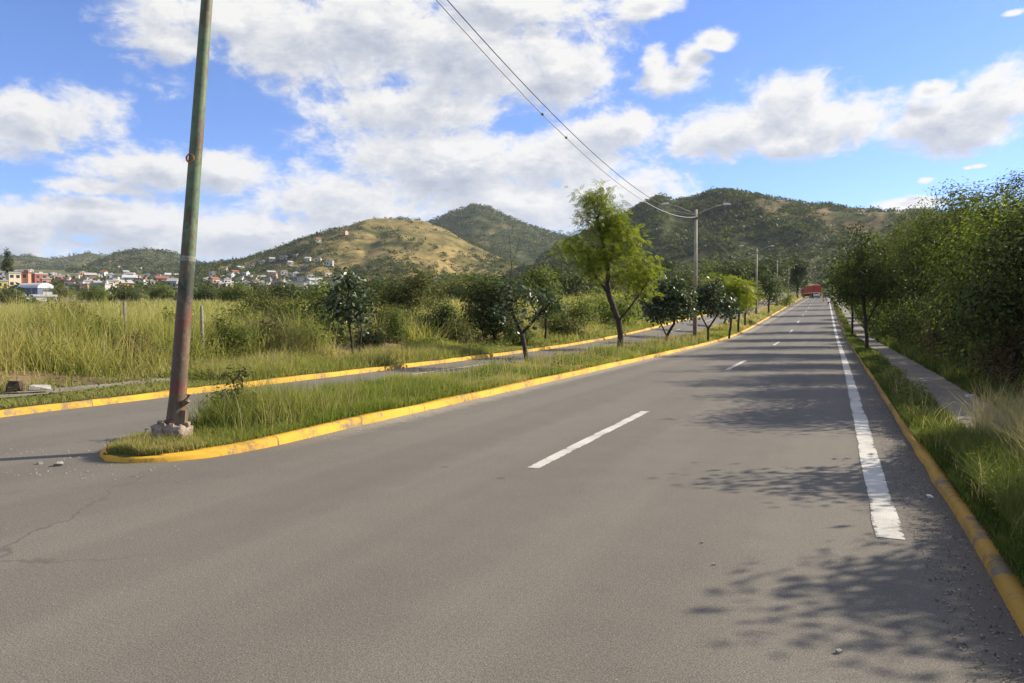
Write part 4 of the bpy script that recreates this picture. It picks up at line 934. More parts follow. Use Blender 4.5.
for i, (y, X, h, s) in enumerate([(126, 4.4, 8.5, 3.4), (148, 4.6, 9.0, 3.6), (172, 4.4, 9.0, 3.6), (198, 4.6, 9.5, 4), (224, 5, 9.5, 4)]):
    tree('tree', rpos(X, y), [[(0, 0, -0.2), (0, 0, h * 0.6)]], [(0, 0, h * 0.6, s, s, h * 0.34), (0, 0, h * 0.35, s * 0.8, s, h * 0.25)], 130, 13, 0.4, LEAF, 0.34, ['dark', 'green'][i % 2], 'bark', 0.16, 0.5, 0.1, 0, 150 + i, 1.7,
         'distant tree crowding the right side of the road towards the red truck', group='distant trees on the right of the road')
under = [(3.5, 12.5, 1.3, 'scrub'), (3.7, 15, 1.6, 'green'), (3.5, 17.4, 1.9, 'dead'), (3.6, 20.2, 2.2, 'scrub'), (3.5, 23.2, 2.0, 'green'), (3.4, 26.2, 2.4, 'dead'), (3.5, 29.6, 2.3, 'scrub'), (3.3, 33, 2.4, 'green'), (3.4, 37, 2.4, 'dark'), (3.3, 42, 2.6, 'dark'), (3.3, 48, 2.6, 'green'), (3.4, 55, 2.8, 'dark'), (3.4, 63, 2.8, 'green'), (3.4, 74, 3, 'dark'), (3.4, 90, 3.2, 'green'), (5.4, 16, 2.4, 'dark'), (5.6, 21, 2.8, 'dark'), (5.6, 26.5, 3.0, 'dark'), (5.6, 33, 3.4, 'dark'), (5.4, 40, 3.4, 'dark')]
for i, (X, y, h, lm) in enumerate(under):
    s = 1.5 if y < 45 else 3.0
    tree('shrub', rpos(X, y), [[(0, 0, -0.1), (0, 0, h * 0.4)]], [(0, 0, h * 0.42, 0.75 if X < 5 else 1.2, s, h * 0.42), (0.2, s * 0.4, h * 0.75, 0.55, s * 0.6, h * 0.25)], 230, 18, 0.16 if y < 45 else 0.3, LEAF, 0.10 if y < 45 else 0.2, lm, 'bark', 0.03, 0.5, 0.2, 0, 170 + i, 1.5,
         'leafy undergrowth bush beneath the hedge trees along the right pavement', 'shrub', 'undergrowth bushes along the right pavement', 'stem', 'foliage')
tree('shrub', rpos(3.0, 27.5), [[(0, 0, -0.1), (0, 0, 1.4)]], [(0, 0, 1.5, 0.3, 0.5, 0.7), (0, 0, 2.1, 0.4, 0.5, 0.4)], 50, 12, 0.13, LEAF, 0.11, 'bright', 'bark', 0.03, 0.5, 0.2, 0, 199, 1.5, 'yellow green climber glowing against the dark hedge beside the pavement', 'shrub', wood='stem', fol='foliage')

# ---------------------------------------------------------------- grass
def blades(name, P, hgt, width, mat, label, lean=0.35, tint=None, seed=1, seg=3, top_tint=None, cat='grass'):
    r = np.random.default_rng(seed); n = len(P)
    a = r.uniform(0, 2 * np.pi, n); d = np.stack([np.cos(a), np.sin(a), np.zeros(n)], -1)
    a2 = r.uniform(0, 2 * np.pi, n); s = np.stack([np.cos(a2), np.sin(a2), np.zeros(n)], -1)
    h = hgt * r.uniform(0.55, 1.25, n); ln = np.abs(r.normal(lean, lean * 0.5, n))
    V = []
    for k in range(seg + 1):
        t = k / seg; wd = width * (1 - t ** 1.6 * 0.92)
        c = P + d * (ln * h * t ** 2)[:, None]; c[:, 2] = P[:, 2] + h * t * (1 - 0.25 * ln * t)
        V += [c - s * (wd / 2)[:, None], c + s * (wd / 2)[:, None]]
    V = np.stack(V, 1); m_ = 2 * (seg + 1)
    F = np.array([[2 * k, 2 * k + 1, 2 * k + 3, 2 * k + 2] for k in range(seg)])
    Q = (np.arange(n)[:, None, None] * m_ + F[None]).reshape(-1, 4)
    if tint is None: tint = r.normal(0.4, 0.2, n)
    T = np.repeat(tint[:, None], m_, 1)
    if top_tint is not None: T = T + np.repeat(np.linspace(0, top_tint, seg + 1), 2)[None]
    return tag(mesh_np(name, V, Q, mat=mat, tint=np.clip(T.ravel(), 0, 1)), label, cat, kind='stuff')

def sample(X0, X1, y0, y1, n, r, power=1.0):
    y = y0 + (y1 - y0) * r.random(n) ** power; a = X0(y) if callable(X0) else X0; b = X1(y) if callable(X1) else X1
    X = a + (b - a) * r.random(n); return X, y
def place(X, y, dz): return np.stack([X + shift(y), y, road_z(X, y) + dz], -1)
r = np.random.default_rng(50)
vml = np.vectorize(med_left)
nl = np.array(nose); kk = int(np.argmin(nl[:, 1]))
def ml(y): return np.where(y < 8, np.interp(y, nl[kk:, 1], nl[kk:, 0]), vml(y)) + 0.14
def mr(y): return np.where(y < 8, np.interp(y, nl[:kk + 1][::-1, 1], nl[:kk + 1][::-1, 0]), LK) - 0.14
Ps = []; Hs = []; Ws = []; Ts = []
def add(X, y, dz, h, w, t):
    Ps.append(place(X, y, dz)); Hs.append(h); Ws.append(w); Ts.append(t)
def flush(name, mat, label, **k):
    o = blades(name, np.concatenate(Ps), np.concatenate(Hs), np.concatenate(Ws), mat, label, tint=np.concatenate(Ts), **k)
    Ps.clear(); Hs.clear(); Ws.clear(); Ts.clear(); return o
# median
for (y0, y1, n, w) in ((5.95, 16, 60000, 0.010), (16, 32, 45000, 0.016), (32, 70, 26000, 0.03), (70, 230, 12000, 0.07)):
    X, y = sample(ml, mr, y0, y1, n, r)
    g = fbm(X * 1.1, y * 0.8, 3); c = fbm(X * 0.6 + 9, y * 0.5, 3)
    mid = np.clip((X - ml(y)) / np.maximum(mr(y) - ml(y), 0.05), 0, 1)
    tall = np.clip((g - 0.35) * 2.2, 0.15, 1.0)
    h = (0.11 + 0.36 * tall * (0.5 + np.sin(np.pi * mid) * 0.5)) * np.where(y < 7.0, 0.75, 1.0)
    dry = np.clip((0.38 - mid) * 1.2, 0, 0.5) * (y > 14) + np.clip((y - 40) / 90, 0, 0.35)
    keep = (c > 0.40) | (r.random(n) < 0.25 + 0.3 * (mid < 0.85))
    add(X[keep], y[keep], np.where(y[keep] > 9, 0.11, 0.07), h[keep], np.full(keep.sum(), w), (-0.22 + 1.1 * c + dry + r.normal(0, 0.12, n))[keep])
for px, d, nb, sp, hh in ((225, 10.0, 1500, 0.20, 0.50), (248, 10.4, 2600, 0.26, 0.56), (270, 10.8, 2600, 0.28, 0.52), (296, 11.4, 2400, 0.30, 0.46), (322, 12.2, 1800, 0.32, 0.40), (352, 13.4, 1500, 0.34, 0.36), (262, 11.6, 2000, 0.30, 0.55)):
    x0, y0 = at(px, d); add(x0 + r.normal(0, sp, nb), y0 + r.normal(0, sp, nb), 0.11, r.uniform(hh * 0.5, hh * 1.1, nb), np.full(nb, 0.008), 0.10 + 0.75 * r.random(nb) ** 2.5 + 0.10 * (px % 3) + r.normal(0, 0.12, nb))
flush('median_grass', M['grass'], 'green weedy grass growing on the median between the yellow kerbs', lean=0.4, seed=51, top_tint=0.18)
# thin dry stalks with seed heads on the median
X, y = sample(ml, mr, 7.2, 45, 2600, r, 0.8)
add(X, y, 0.12, r.uniform(0.3, 0.75, 2600), np.full(2600, 0.004) + y * 0.0003, r.random(2600))
flush('dry_stalks', M['dry'], 'thin dry seed stalks standing above the median grass', lean=0.2, seed=52, seg=3)
# right verge
for (X0, X1, y0, y1, n, hh, w) in ((RK + 0.08, 1.56, 2.0, 10, 26000, 0.22, 0.006), (RK + 0.03, 1.58, 10, 24, 24000, 0.22, 0.010), (RK + 0.0, 1.6, 24, 60, 14000, 0.24, 0.022), (RK + 0.15, 1.6, 60, 240, 5000, 0.4, 0.06),
                               (2.42, 3.3, 6, 20, 14000, 0.40, 0.010), (2.45, 3.3, 20, 60, 9000, 0.45, 0.022)):
    X, y = sample(X0, X1, y0, y1, n, r); c = fbm(X * 1.3, y * 0.9, 3)
    h = hh * (0.35 + 1.3 * np.clip(c - 0.25, 0, 1))
    keep = (c > 0.34) | (r.random(n) < 0.5)
    add(X[keep], y[keep], 0.12, h[keep], np.full(keep.sum(), w), (-0.10 + 0.75 * c + r.normal(0, 0.16, n))[keep])
# taller tuft in the lower right corner
X, y = sample(1.15, 2.15, 4.6, 9.6, 15000, r); c = fbm(X * 1.5, y * 1.1, 3)
add(X, y, 0.12, 0.30 + 0.35 * np.clip(c - 0.3, 0, 1), np.full(15000, 0.006), -0.05 + 0.7 * c + r.normal(0, 0.12, 15000))
flush('verge_grass', M['verge'], 'grass growing along the right kerb and pavement', lean=0.45, seed=53, top_tint=0.12)
# airy dry grass heads over the pavement, lower right
cx = r.uniform(1.6, 2.35, 70); cy = r.uniform(7.2, 11.0, 70)
k = r.integers(0, 70, 3800)
add(cx[k] + r.normal(0, 0.06, 3800), cy[k] + r.normal(0, 0.10, 3800), 0.13, r.uniform(0.45, 0.85, 3800), np.full(3800, 0.0045), r.random(3800))
n = 600; X, y = sample(1.05, 1.6, 5.5, 20, n, r); add(X, y, 0.12, r.uniform(0.2, 0.5, n), np.full(n, 0.003) + 0.0003 * y, r.random(n))
flush('dry_grass', M['dry'], 'airy dry straw coloured grass leaning over the right pavement', lean=0.5, seed=54, seg=4)
def weeds(name, X0, X1, y0, y1, n, size, mat, label, seed, thr, hi=0.34):
    r = np.random.default_rng(seed); X, y = sample(X0, X1, y0, y1, n, r); c = fbm(X * 1.6 + 31, y * 1.0 + 7, 3); k = c > thr; X, y, c = X[k], y[k], c[k]
    P = place(X, y, 0.10); P[:, 2] += r.uniform(0.02, hi, len(X)) * np.clip((c - thr) * 6, 0.15, 1)
    V, Q, T = scatter(P, size * (1 + 0.04 * y), LEAF, 0.9, 0, np.clip(r.normal(0.45, 0.28, len(X)), 0, 1), r)
    return tag(mesh_np(name, V, Q, mat=mat, tint=T), label, 'weeds', kind='stuff')
weeds('weeds', ml, mr, 6.4, 40, 26000, 0.035, M['green'], 'broad leaved weeds between the grass of the median', 501, 0.53)
weeds('weeds', RK + 0.2, 1.55, 2.5, 30, 12000, 0.032, M['green'], 'broad leaved weeds between the grass of the right verge', 502, 0.52)
weeds('weeds', -21, -15.2, 2, 60, 60000, 0.055, M['scrub'], 'leafy weeds tangled in the tall grass of the field', 504, 0.52, 1.2)
weeds('weeds', -15.6, -12.7, 4, 50, 26000, 0.045, M['green'], 'broad leaved weeds along the far verge', 503, 0.54)
# left far verge short grass
for (y0, y1, n, w) in ((-4, 30, 26000, 0.014), (30, 80, 14000, 0.03), (80, 230, 6000, 0.07)):
    X, y = sample(-13.95, FK - 0.15, y0, y1, n, r); c = fbm(X * 1.3, y * 0.7, 3)
    add(X, y, 0.12, (0.07 + 0.30 * np.clip(c - 0.3, 0, 1)) * np.where(y < 13, 0.6, 1.0), np.full(n, w), 0.3 + 0.5 * c + r.normal(0, 0.12, n))
X, y = sample(-16.8, -14.6, -4, 80, 16000, r); c = fbm(X * 0.8, y * 0.45, 3); keep = c > 0.50
add(X[keep], y[keep], 0.16, 0.25 + 0.5 * np.clip(c[keep] - 0.45, 0, 1), np.full(keep.sum(), 0.02), 0.25 + 0.6 * c[keep] + r.normal(0, 0.12, keep.sum()))
for (y0, y1, n, w) in ((13, 34, 26000, 0.018), (36, 90, 18000, 0.04)):
    X, y = sample(-15.6, -12.65, y0, y1, n, r); c = fbm(X * 0.9, y * 0.5, 3)
    gap = (y > 28) & (y < 33) & (X > -14.8)
    gap |= (fbm(X * 0.35 + 3, y * 0.22, 2) > 0.56) & (X < -14.0)
    X, y, c = X[~gap], y[~gap], c[~gap]
    add(X, y, 0.13, 0.16 + 0.75 * np.clip(c - 0.3, 0, 1), np.full(len(X), w), 0.25 + 0.55 * c + r.normal(0, 0.14, len(X)))
flush('verge_grass', M['grass'], 'short grass along the far kerb of the left carriageway and on its bank', lean=0.45, seed=55, top_tint=0.15)
# tall grass of the field: clumps of long arching blades
def tall(n_cl, X0, X1, y0, y1, per, h0, h1, w, seed, spread=0.28):
    r = np.random.default_rng(seed)
    X, y = sample(X0, X1, y0, y1, n_cl, r); c = fbm(X * 0.16, y * 0.16, 3); e = fbm(X * 0.45 + 40, y * 0.3, 2)
    keep = (c > 0.41) & ((X < -16.4) | (e > 0.44)); X, y, c, e = X[keep], y[keep], c[keep], e[keep]; m_ = len(X)
    hh = (h0 * 0.75 + (h1 - h0 * 0.75) * np.clip(e * 2.0 - 0.5, 0, 1)) * r.uniform(0.8, 1.15, m_) * np.clip(0.5 + (-15.3 - X) * 0.45, 0.35, 1)
    Xb = np.repeat(X, per) + r.normal(0, spread, m_ * per); yb = np.repeat(y, per) + r.normal(0, spread, m_ * per)
    x_ = Xb + shift(yb) * np.exp(-(Xb / 200) ** 2)
    Ps.append(np.stack([x_, yb, ground_z(x_, yb)], -1)); Hs.append(np.repeat(hh * 0.88, per)); Ws.append(np.full(m_ * per, w) * r.uniform(0.6, 1.3, m_ * per))
    Ts.append(np.repeat(-0.25 + 1.3 * fbm(X * 0.30 + 70, y * 0.30, 3) + r.normal(0, 0.16, m_), per) + r.normal(0, 0.10, m_ * per))
tall(1500, -22, -15.4, -4, 26, 38, 0.8, 1.95, 0.020, 71)
tall(500, -20, -15.3, -4, 30, 40, 0.35, 0.9, 0.018, 79)
tall(1500, -40, -20, -8, 36, 26, 1.3, 1.85, 0.030, 72, 0.4)
tall(1900, -34, -15.0, 26, 60, 26, 1.1, 1.9, 0.034, 73, 0.4)
tall(1300, -85, -38, 0, 75, 20, 1.4, 1.9, 0.06, 74, 0.6)
tall(1300, -60, -17, 58, 130, 20, 1.4, 2.1, 0.07, 75, 0.6)
tall(900, -190, -60, 20, 160, 16, 1.2, 1.9, 0.14, 76, 1.2)
flush('tall_grass', M['tallgrass'], 'tall arching olive and straw coloured grass filling the field on the left', lean=0.38, seed=77, seg=4, top_tint=0.28)
n = 5200; X, y = sample(-36, -16.6, -6, 75, n, r); x_ = X + shift(y); e = fbm(X * 0.45 + 40, y * 0.3, 2)
Ps.append(np.stack([x_, y, ground_z(x_, y)], -1)); Hs.append(1.1 + 0.75 * e); Ws.append(np.full(n, 0.012) + 0.0004 * np.abs(y)); Ts.append(r.random(n))
flush('seed_stalks', M['dry'], 'thin pale seed stalks rising above the tall field grass', lean=0.22, seed=78, seg=4)

# ---------------------------------------------------------------- street lamps, cables
def pole_green():
    m, nt, b = new_mat('green_rusty_pole'); co = objco(nt)
    sp = nt.nodes.new('ShaderNodeSeparateXYZ'); nt.links.new(co, sp.inputs[0])
    n = nz(nt, 5, 8, 0.65, co); n2 = nz(nt, 4.0, 8, 0.72, objco(nt, (2, 2, 0.9)))
    z = nt.nodes.new('ShaderNodeMath'); z.operation = 'MULTIPLY_ADD'; nt.links.new(n2.outputs['Fac'], z.inputs[0]); z.inputs[1].default_value = 1.6; nt.links.new(sp.outputs[2], z.inputs[2])
    g = ramp(nt, n.outputs['Fac'], [(0.3, (0.070, 0.115, 0.052)), (0.7, (0.135, 0.185, 0.095))])
    div = nt.nodes.new('ShaderNodeMath'); div.operation = 'DIVIDE'; nt.links.new(z.outputs[0], div.inputs[0]); div.inputs[1].default_value = 6.9
    band = ramp(nt, div.outputs[0], [(0.0, (0.085, 0.045, 0.028)), (0.10, (0.135, 0.045, 0.028)), (0.15, (0.095, 0.070, 0.040)), (0.19, (0.15, 0.042, 0.026)), (0.21, (0.085, 0.062, 0.036)), (0.28, (0.11, 0.060, 0.036)), (0.31, (0.145, 0.05, 0.03)), (0.34, (0.10, 0.065, 0.04)), (0.365, (0.03, 0.034, 0.022)), (0.40, (0.045, 0.06, 0.032)), (0.41, (0.12, 0.165, 0.085))], 'EASE')
    f = ramp(nt, div.outputs[0], [(0.395, (1, 1, 1)), (0.425, (0, 0, 0))])
    c = mix(nt, f, g, band)
    rn = nz(nt, 7, 8, 0.75, objco(nt, (1, 1, 0.35))); c = mix(nt, ramp(nt, rn.outputs['Fac'], [(0.50, (0, 0, 0)), (0.56, (0.85, 0.85, 0.85))]), c, mix(nt, f, (0.11, 0.06, 0.032), (0.16, 0.115, 0.07)))
    dk = nz(nt, 14, 6, 0.7, co); c = mix(nt, ramp(nt, dk.outputs['Fac'], [(0.56, (0, 0, 0)), (0.66, (0.7, 0.7, 0.7))]), c, (0.05, 0.035, 0.025))
    nt.links.new(c, b.inputs['Base Color']); b.inputs['Roughness'].default_value = 0.62; bump(nt, b, n.outputs['Fac'], 0.25, 0.01)
    return m
M['pole_green'] = pole_green()
M['pole_tan'] = plain('weathered_pole', (0.36, 0.30, 0.22), 0.7, var=0.25, scale=3)
M['pole_base'] = plain('rusty_pole_foot', (0.20, 0.15, 0.10), 0.8, var=0.35, scale=4)
M['lamp_white'] = plain('lamp_housing', (0.72, 0.73, 0.74), 0.35, var=0.05)
M['lamp_glass'] = plain('lamp_glass', (0.55, 0.56, 0.55), 0.15, var=0.05, spec=0.5)
M['cable'] = plain('cable', (0.06, 0.06, 0.06), 0.6)
M['cable_alu'] = plain('aluminium_cable', (0.45, 0.44, 0.42), 0.4, var=0.1)
M['yellow_tag'] = plain('painted_mark', (0.45, 0.16, 0.05), 0.7)
M['white_wrap'] = plain('white_band', (0.26, 0.25, 0.20), 0.7, var=0.5, scale=14)

def lamp_head(arm, tip, sx):
    hd = MB()
    pr = [(0, 0.06), (0.10, 0.09), (0.36, 0.07), (0.48, 0.02), (0.46, -0.02), (0.08, -0.04), (0, -0.02)]
    hd.prism([(tip[0] + sx * u, tip[2] + w) for (u, w) in pr], 'y', tip[1] - 0.11, tip[1] + 0.11)
    o = hd.build('lamp_head', M['lamp_white'], arm, bevel=0.02)
    return o

def street_lamp(loc, h, label, rz):
    rt = empty('street_lamp', loc, rz, label=label, cat='street lamp', group='street lamps along the median')
    MB().tube([(0, 0, 1.9), (0, 0, h * 0.6), (0, 0, h)], [0.125, 0.11, 0.085], 12).build('post', M['pole_tan'], rt, smooth=True)
    MB().tube([(0, 0, -0.2), (0, 0, 1.905)], [0.145, 0.128], 12).box((0, 0, 0.02), (0.42, 0.42, 0.06)).build('base', M['pole_base'], rt, smooth=False)
    for s in (-1, 1):
        pts = [(0, 0, h - 0.32), (s * 0.5, 0, h - 0.08), (s * 1.2, 0, h + 0.20), (s * 1.75, 0, h + 0.33)]
        a = MB().tube(pts, [0.035, 0.032, 0.028, 0.025], 8).build('arm', M['pole_tan'], rt, smooth=True)
        lamp_head(a, (s * 1.7, 0, h + 0.33), s)
    MB().box((0, -0.13, h - 0.55), (0.30, 0.10, 0.16)).build('bracket', M['pole_base'], rt)
    return rt
LH = 8.0
lamps = []
names = ['double arm street lamp on a tan post, nearest of the upright ones on the median', 'second upright double arm street lamp along the median', 'third upright double arm street lamp along the median', 'fourth upright double arm street lamp along the median', 'farthest upright double arm street lamp on the median']
for (px, d), lb in zip(((695, 46), (756, 91), (776.5, 136), (788, 181), (796, 226)), names):
    p = med_pos(px, d); lamps.append(p); street_lamp(p, LH, lb, 0.45)

# leaning green post
bx, by = at(174, 9.1); bz = float(base_z(bx, by)) + 0.16
lean = math.atan2(47 / 740 * 9.1, 5.5)
post = empty('street_lamp', (bx, by, bz + 0.12), TH, label='leaning green street lamp post with rust red foot in a broken concrete block', cat='street lamp')
post.rotation_euler = (R(1.0), lean * 0.92, TH)
PH = 8.6
MB().tube([(0, 0, -0.1), (0, 0, 0.05), (0, 0, 0.35), (0, 0, 1.2), (0, 0, 3.0), (0, 0, 6.0), (0, 0, PH)], [0.125, 0.118, 0.100, 0.094, 0.079, 0.061, 0.050], 24).build('post', M['pole_green'], post, smooth=True)
MB().tube([(0.09, -0.05, 0.30), (0.155, -0.07, 0.36), (0.165, -0.075, 0.43)], [0.035, 0.04, 0.03], 8).box((0.115, -0.03, 0.12), (0.05, 0.09, 0.22)).build('access_flap', M['pole_green'], post)
MB().tube([(0, 0, 2.05), (0, 0, 2.11)], [0.0895, 0.0885], 24).build('paper_band', M['white_wrap'], post)
ring = [(-0.03 + 0.045 * math.cos(t), -0.072, 3.28 + 0.05 * math.sin(t)) for t in np.linspace(0, 2 * math.pi, 15)]
MB().tube(ring, 0.012, 6).build('painted_ring', M['yellow_tag'], post)
for s in (-1, 1):
    a = MB().tube([(0, 0, PH - 0.3), (s * 0.5, 0, PH - 0.05), (s * 1.2, 0, PH + 0.2), (s * 1.75, 0, PH + 0.33)], [0.035, 0.032, 0.028, 0.025], 8).build('arm', M['pole_green'], post, smooth=True)
    lamp_head(a, (s * 1.7, 0, PH + 0.33), s)
def rubble(name, c, d, seed, mat, parent=None, n=26):
    import bmesh
    rr = np.random.default_rng(seed); bm = bmesh.new()
    for _ in range(n):
        v = rr.uniform(-1, 1, 3); v = np.sign(v) * np.abs(v) ** 0.45
        bm.verts.new((c[0] + v[0] * d[0] / 2, c[1] + v[1] * d[1] / 2, c[2] + v[2] * d[2] / 2))
    g = bmesh.ops.convex_hull(bm, input=bm.verts[:]); bmesh.ops.delete(bm, geom=[e for e in g['geom_interior'] if isinstance(e, bmesh.types.BMVert)], context='VERTS')
    me = bpy.data.meshes.new(name); bm.to_mesh(me); bm.free(); me.materials.append(mat)
    o = bpy.data.objects.new(name, me); C.objects.link(o)
    if parent: o.parent = parent
    return o
foot = rubble('footing', (-0.03, -0.04, -0.10), (0.42, 0.38, 0.30), 3, M['block'], post, 60)
for i in range(9):
    a = i * 0.7; rubble('chip', (0.155 * math.cos(a), 0.14 * math.sin(a) - 0.03, 0.05), (0.075, 0.07, 0.06), 30 + i, M['block'], post, 14)

# overhead cables
from mathutils import Vector, Euler
pm = Euler(post.rotation_euler).to_matrix()
ptop = np.array(Vector(post.location) + pm @ Vector((0, 0, PH - 0.45)))
def cable(a, b, sag, rad, mat, label, clamps=()):
    a = np.array(a, float); b = np.array(b, float); n = 40
    pts = [a + (b - a) * t + np.array([0, 0, -4 * sag * t * (1 - t)]) for t in np.linspace(0, 1, n)]
    o = MB().tube(pts, rad, 6).build('power_cable', mat, smooth=True); tag(o, label, 'cable')
    for c in clamps:
        k = int(c * (n - 1)); p, q = pts[k], pts[k + 1]; d = (q - p) / np.linalg.norm(q - p)
        MB().tube([p - d * 0.06, p - d * 0.03, p + d * 0.03, p + d * 0.06], [0.015, 0.035, 0.035, 0.015], 8).build('cable_clamp', M['cable'], o)
    return o
l0 = np.array(lamps[0]) + [0, 0, LH - 0.45]
cable(ptop + [0, 0, 0.05], l0 + [0, 0, 0.16], 1.40, 0.011, M['cable'], 'upper of the two cables from the leaning post to the nearest upright street lamp')
cable(ptop - [0, 0, 0.10], l0, 1.55, 0.013, M['cable_alu'], 'lower of the two cables from the leaning post, with small dark clamps on it', (0.30, 0.345))
for i in range(4):
    a = np.array(lamps[i]) + [0, 0, LH - 0.45]; b = np.array(lamps[i + 1]) + [0, 0, LH - 0.45]
    nm = ['nearest and second', 'second and third', 'third and fourth', 'fourth and farthest'][i]
    cable(a, b, 1.5, 0.014, M['cable'], f'sagging cable between the {nm} upright street lamps')

# ---------------------------------------------------------------- field fence posts
M['post'] = plain('old_wood_post', (0.24, 0.21, 0.17), 0.9, var=0.3, scale=12)
for (px, d, h, lb) in ((126, 20.2, 1.62, 'weathered wooden fence post in the tall grass left of the leaning post'), (203, 21.5, 1.62, 'weathered wooden fence post in the tall grass right of the leaning post'), (36, 17.8, 0.9, 'short grey stake at the foot of the tall grass near the left edge')):
    x, y = at(px, d); g = gpos(x, y)
    o = MB().tube([(x, y, g[2] - 0.3), (x - 0.03, y, g[2] + h * 0.6), (x - 0.07, y + 0.02, g[2] + h)], [0.05, 0.046, 0.04], 8).build('fence_post', M['post'])
    tag(o, lb, 'fence post')

# ---------------------------------------------------------------- vehicles at the crest
M['truck_red'] = plain('truck_red', (0.40, 0.045, 0.025), 0.45, var=0.15, scale=1)
M['stripe'] = plain('truck_orange', (0.75, 0.30, 0.03), 0.45)
M['tyre'] = plain('tyre', (0.02, 0.02, 0.02), 0.9)
M['rim'] = plain('rim', (0.4, 0.4, 0.4), 0.4, metal=0.5)
M['chassis'] = plain('chassis', (0.03, 0.03, 0.032), 0.8)
M['tail'] = plain('tail_light', (0.45, 0.02, 0.02), 0.25)
M['car_white'] = plain('car_white', (0.75, 0.75, 0.74), 0.25, var=0.03, spec=0.5)
M['car_blue'] = plain('car_blue_grey', (0.16, 0.20, 0.29), 0.3, var=0.05, spec=0.5)
M['glass'] = plain('car_glass', (0.02, 0.025, 0.03), 0.08, spec=0.6)
M['tarp'] = plain('truck_tarp', (0.52, 0.30, 0.16), 0.8, var=0.3, scale=2)
M['plate'] = plain('number_plate', (0.6, 0.6, 0.58), 0.5)
def wheel(par, x, y, r, w):
    o = MB().tube([(x - w / 2, y, r), (x + w / 2, y, r)], r, 18).build('wheel', M['tyre'], par, bevel=0.02)
    sx = 1 if x > 0 else -1
    MB().tube([(x + sx * (w / 2 - 0.02), y, r), (x + sx * (w / 2 + 0.012), y, r)], r * 0.6, 14).build('rim', M['rim'], o)
def truck(loc, rz):
    t = empty('truck', loc, rz, label='big red cargo truck with an orange band at the end of the road', cat='truck')
    MB().box((0, 3.3, 2.45), (2.5, 6.6, 2.3)).build('cargo_box', M['truck_red'], t, bevel=0.04)
    for (x, y) in [(-1.262, yy) for yy in (0.5, 1.8, 3.1, 4.4, 5.7)] + [(1.262, yy) for yy in (0.5, 1.8, 3.1, 4.4, 5.7)]:
        MB().box((x, y, 2.6), (0.05, 0.10, 1.9)).build('rib', M['truck_red'], t)
    MB().box((0, 3.3, 1.47), (2.56, 6.66, 0.36)).build('stripe', M['stripe'], t)
    n = 9; pr = [(-1.2, 3.59), (-0.9, 3.85), (-0.3, 4.1), (0.2, 4.0), (0.8, 3.8), (1.2, 3.59)]
    mb = MB(); mb.prism(pr, 'y', 0.3, 6.3); mb.build('load', M['tarp'], t, bevel=0.1)
    MB().box((0, 4.2, 0.95), (1.0, 8.6, 0.34)).box((0, 0.12, 0.85), (2.3, 0.14, 0.22)).box((0, -0.02, 0.55), (2.2, 0.08, 0.2)).build('chassis', M['chassis'], t)
    cabp = [(6.9, 0.7), (9.0, 0.7), (9.05, 1.6), (8.8, 2.9), (8.6, 3.1), (6.9, 3.1)]
    mb = MB(); mb.prism(cabp, 'x', -1.2, 1.2); cb = mb.build('cab', M['truck_red'], t, bevel=0.06)
    MB().box((0, 8.95, 2.3), (2.1, 0.12, 0.9)).build('windscreen', M['glass'], cb)
    for s in (-1, 1):
        MB().box((s * 1.2, 8.0, 2.3), (0.05, 1.1, 0.7)).build('side_window', M['glass'], cb)
        MB().box((s * 0.95, 0.02, 0.86), (0.3, 0.05, 0.14)).build('tail_light', M['tail'], t)
        for y in (1.5, 2.7, 7.7): wheel(t, s * 1.02, y, 0.52, 0.42 if y < 5 else 0.30)
    return t
def car(loc, rz, mat, label):
    t = empty('car', loc, rz, label=label, cat='car')
    low = [(-2.0, 0.35), (-2.05, 0.75), (-1.95, 0.98), (0.9, 0.98), (1.85, 0.85), (2.05, 0.6), (2.0, 0.3)]
    top = [(-1.85, 0.985), (-1.45, 1.42), (-0.1, 1.47), (0.95, 0.985)]
    mb = MB(); mb.prism(low, 'x', -0.83, 0.83); mb.build('body', mat, t, bevel=0.05)
    mb = MB(); mb.prism(top, 'x', -0.70, 0.70); cb = mb.build('cabin', mat, t, bevel=0.05)
    MB().poly([(-0.60, -1.80, 1.07), (0.60, -1.80, 1.07), (0.55, -1.50, 1.39), (-0.55, -1.50, 1.39)]).build('rear_window', M['glass'], cb)
    MB().poly([(0.60, 0.88, 1.045), (-0.60, 0.88, 1.045), (-0.55, 0.02, 1.44), (0.55, 0.02, 1.44)]).build('windscreen', M['glass'], cb)
    for s in (-1, 1):
        MB().box((s * 0.70, -0.45, 1.22), (0.02, 1.5, 0.32)).build('side_window', M['glass'], cb)
        MB().box((s * 0.66, -2.02, 0.85), (0.22, 0.06, 0.18)).build('tail_light', M['tail'], t)
        MB().box((s * 0.64, 1.98, 0.72), (0.24, 0.08, 0.14)).build('headlight', M['lamp_glass'], t)
        for y in (-1.25, 1.3): wheel(t, s * 0.74, y, 0.30, 0.19)
    MB().box((0, -2.06, 0.48), (1.5, 0.10, 0.18)).build('bumper', M['chassis'], t)
    MB().box((0, -2.065, 0.68), (0.42, 0.02, 0.14)).build('number_plate', M['plate'], t)
    return t
def onroad(X, y): return (X + float(shift(y)), y, float(road_z(X, y)) + 0.005)
truck(onroad(-2.6, 237), 0.42)
car(onroad(-2.7, 222), 0.04, M['car_white'], 'small white car on the road in front of the red truck')
car(onroad(-0.2, 232) , 0.0, M['car_blue'], 'blue grey car at the road edge right of the red truck')

